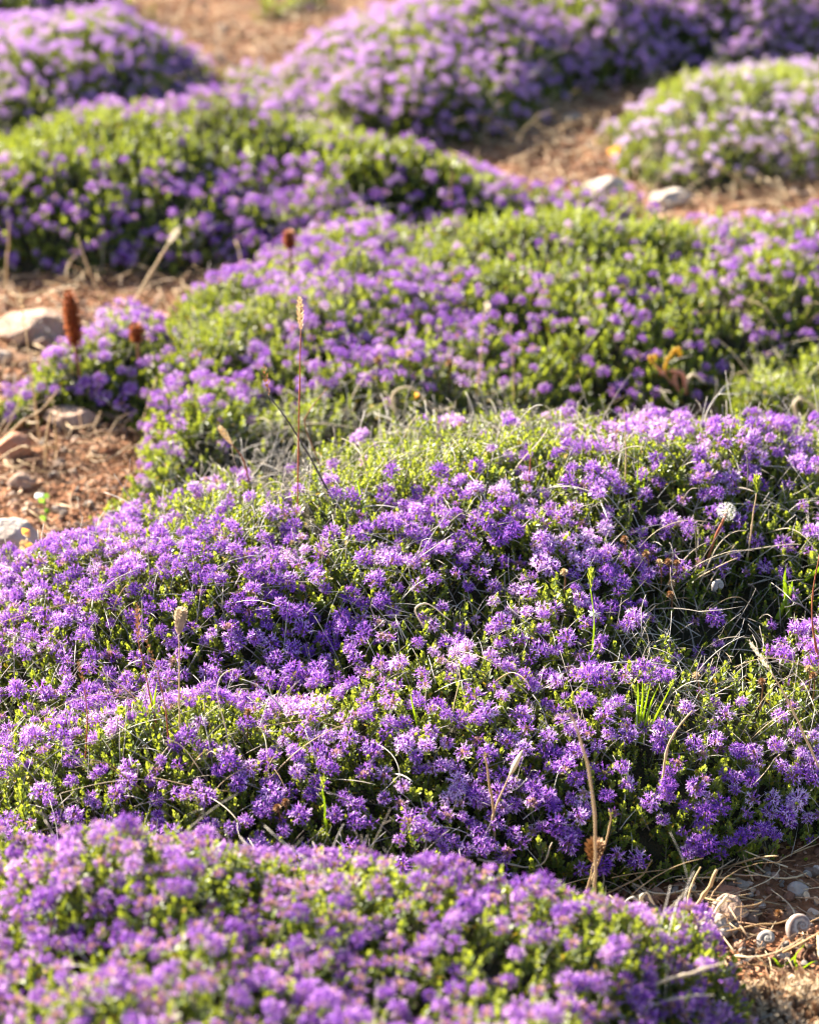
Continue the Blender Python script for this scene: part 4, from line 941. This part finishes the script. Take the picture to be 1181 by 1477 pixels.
mb = MB(); c = stalk_pts([(854, 945), (857, 885)])[1]; rr = random.Random(8)
for k in range(70):
    d = np.array([rr.gauss(0, 1), rr.gauss(0, .7), rr.gauss(-.3, .7)]); d /= np.linalg.norm(d); tube(mb, [c, c + d * rr.uniform(.002, .0048)], .00012, 3)
part('seed_fluff', mb, ['fluff'], rb, False)
# curled pale dead leaf
q = surf(985, 768); root = root_at('dry_leaf', q, 'curled pale dead leaf on a thin stem left of the dandelion clock', 'dry leaf'); mb = MB()
ribbon(mb, spline([atY(972, 756, q[1]), atY(980, 753, q[1] + .003), atY(990, 760, q[1]), atY(1008, 764, q[1] - .002)], 12), np.array([.001, .0025, .003, .0032, .003, .0028, .0025, .002, .0016, .0012, .0008, .0003]), 0, .5, (0, .4, 1)); part('leaf', mb, ['straw_pale'], root)
mb = MB(); tube(mb, spline([q - np.array([0, 0, .01]), atY(984, 766, q[1]), atY(983, 757, q[1])], 6), .0004, 5); part('stem', mb, ['straw'], root)

# --- green blades
def tuft(blades, label, name='grass_tuft', mt='blade', w=.0011, cat='grass', pname='blade'):
    b0 = surf(*blades[0][0]); root = root_at(name, b0, label, cat)
    for bl in blades:
        P = stalk_pts(bl, base=surf(*bl[0])); P = sink(P, .012); n = 12; mb = MB(); ww = w * (1 - np.linspace(0, 1, n) ** 2 * .92)
        ribbon(mb, spline(P, n), ww, 0, .5); part(pname, mb, [mt], root)
tuft([[(917, 1045), (920, 1010), (919, 982)], [(921, 1045), (926, 1010), (926, 980)], [(929, 1048), (938, 1015), (949, 990)], [(936, 1052), (953, 1018), (972, 980)], [(924, 1046), (931, 1015), (938, 984)]], 'tuft of bright green upright grass blades on the shaded purple slope')
tuft([[(222, 1022), (224, 1003), (227, 985)], [(219, 1022), (219, 1008), (215, 992)]], 'pair of small yellow green blades in the dark crease at left', w=.0010)
tuft([[(523, 728), (518, 705), (514, 690)]], 'single bright lime blade on the far edge of the broad cushion', w=.0013)
tuft([[(918, 712), (919, 690), (918, 668)], [(926, 712), (928, 698), (931, 680)]], 'two thin yellow green blades left of the dandelion clock, below the crest', w=.0009)
tuft([[(1170, 830), (1145, 850), (1128, 872)], [(1135, 870), (1131, 840), (1133, 815)], [(1130, 872), (1140, 850), (1142, 838)]], 'greyish leafy weed near the right edge of the shaded slope', name='weed', w=.0022, cat='weed', pname='leaf')
tuft([[(598, 1030), (594, 1012), (592, 998)]], 'tiny green blade among the lower purple flowers near the centre', w=.0008)
tuft([[(1124, 1397), (1140, 1385), (1152, 1372)], [(1126, 1397), (1118, 1385), (1112, 1380)], [(1150, 1400), (1146, 1380), (1160, 1362)], [(1155, 1398), (1170, 1388), (1180, 1386)]], 'sparse pale green seedling on the soil below the banded snail shell', name='seedling', w=.0011, cat='seedling', pname='leaf')
# sprout on the left soil
b = atZ(67, 752, 0); root = root_at('sprout', b, 'small fresh green leafy sprout on the red soil below the pale shell', 'sprout'); mb = MB(); tube(mb, spline([b, atY(66, 735, b[1]), atY(64, 718, b[1])], 6), .0006, 5); part('stem', mb, ['green_leaf'], root)
for (x, y, dx) in ((62, 722, -1), (68, 738, 1), (64, 748, -1), (67, 716, 1)):
    c = atY(x, y, b[1]); mb = MB(); leaf_at(mb, c - np.array([dx * .001, 0, .002]), np.array([dx * .35, -.35, .7]), np.array([0, -1, .3]), .0078, .0026, 0, .5, .2); part('leaf', mb, ['green_leaf'], root)
b = atZ(42, 830, 0); root = root_at('dry_weed', b, 'crumpled golden dry leaf cluster beside the white topped rock', 'dry weed')
mb = MB(); tube(mb, spline([b, atY(44, 805, b[1]), atY(40, 778, b[1])], 8), .0012, 5); part('stem', mb, ['straw'], root)
for k in range(9):
    c = atY(38 + random.uniform(-5, 12), 770 + k * 5, b[1] + random.uniform(-.004, .004)); mb = MB(); leaf_at(mb, c, np.array([random.uniform(-1, 1), random.uniform(-.6, .2), random.uniform(-.3, .9)]), np.array([0, -1, .3]), .009, .003, 0, .5, .6); part('leaf', mb, ['orange_leaf' if k % 3 == 0 else 'straw'], root)
# orange and pink sprout on the crest
b = surf(975, 556); root = root_at('succulent_sprout', b, 'yellow orange branching sprout with a curled pink base above the flowering crest', 'sprout')
Yb = b[1] + .01; A = lambda x, y: atY(x, y, Yb)
for pts_, r_, mt in (([(980, 565), (962, 545), (945, 528), (938, 515)], .0016, 'sprout_pink'), ([(966, 550), (958, 530), (968, 512), (975, 504)], .0014, 'sprout'), ([(988, 568), (984, 540), (965, 535), (950, 540)], .0022, 'sprout_pink'),
                     ([(985, 568), (990, 550), (1000, 540), (1016, 552)], .0018, 'straw_pale'), ([(975, 560), (972, 545), (978, 536), (985, 545)], .0024, 'sprout_pink')):
    mb = MB(); tube(mb, spline([A(*q) for q in pts_], 12), np.linspace(r_, r_ * .6, 12), 7, 0); part('stem', mb, [mt], root)
for (x, y) in ((937, 516), (941, 522), (944, 514), (972, 506), (978, 504), (968, 512), (980, 510), (962, 518)):
    mb = MB(); sphere(mb, A(x, y), .0021, 0, .5, (1, .8, 1.3)); part('bud', mb, ['sprout'], root)
# orange leaf in the gap
c = atZ(886, 224, .008); root = root_at('fallen_leaf', c, 'bright orange fallen leaf on the bare soil in the upper right gap', 'fallen leaf'); mb = MB(); leaf_at(mb, c, np.array([.3, -.3, .8]), np.array([0, -1, .3]), .016, .005, 0, .5, .4); leaf_at(mb, c, np.array([-.5, 0, .5]), np.array([0, -1, .3]), .010, .004, 0, .5, .4); part('leaf', mb, ['orange_leaf'], root)
c = surf(598, 578) ; root = root_at('fallen_leaf', c, 'small orange dead leaf caught under the pale wavy dry leaf', 'fallen leaf'); mb = MB(); leaf_at(mb, c, np.array([.1, -.3, 1]), np.array([1, -1, .3]), .009, .003, 0, .5, .5); part('leaf', mb, ['orange_leaf'], root)

# --- dead thyme clump in the lower right corner
b = atZ(1150, 1520, 0); root = root_at('dead_thyme_clump', b, 'blurred heap of dead brown thyme heads in the lower right corner', 'dead plant')
rd = np.random.default_rng(9); n = 620; ang = rd.uniform(0, 6.28, n); rad = np.sqrt(rd.random(n)) * .052; X = b[0] + rad * np.cos(ang) * 1.1 + .004; Y = b[1] + rad * np.sin(ang) * .95
Z = .022 * np.sqrt(np.clip(1 - (rad / .056) ** 2, 0, 1)); U = np.stack([np.cos(ang) * rad * 12, np.sin(ang) * rad * 12, np.ones(n)], 1) + rd.normal(0, .4, (n, 3)); U /= np.linalg.norm(U, axis=1, keepdims=True)
mb = MB(); P_ = np.stack([X, Y, Z], 1) - U * .008; Rm = frames(U, rd.uniform(0, 6.28, n)); vi = rd.integers(0, 8, n); sc_ = rd.uniform(.6, 1., n)
for v in range(8): scatter(mb, SHOOTS[v], P_[vi == v], Rm[vi == v], sc_[vi == v], rd.random((vi == v).sum()))
part('dead_foliage', mb, ['needle', 'twig', 'straw'], root, False)
mb = MB(); hh = rd.random(n) < .26
for v in range(5):
    k = hh & (vi % 5 == v); scatter(mb, (JF[v][0], JF[v][1], np.where(JF[v][2] == 0, 1, JF[v][2]), JF[v][3]), P_[k] + U[k] * .004, Rm[k], sc_[k] * 1.1, rd.random(k.sum()))
o = part('dead_heads', mb, ['fluff_tan', 'fluff_tan', 'needle'], root, False); o['kind'] = 'stuff'
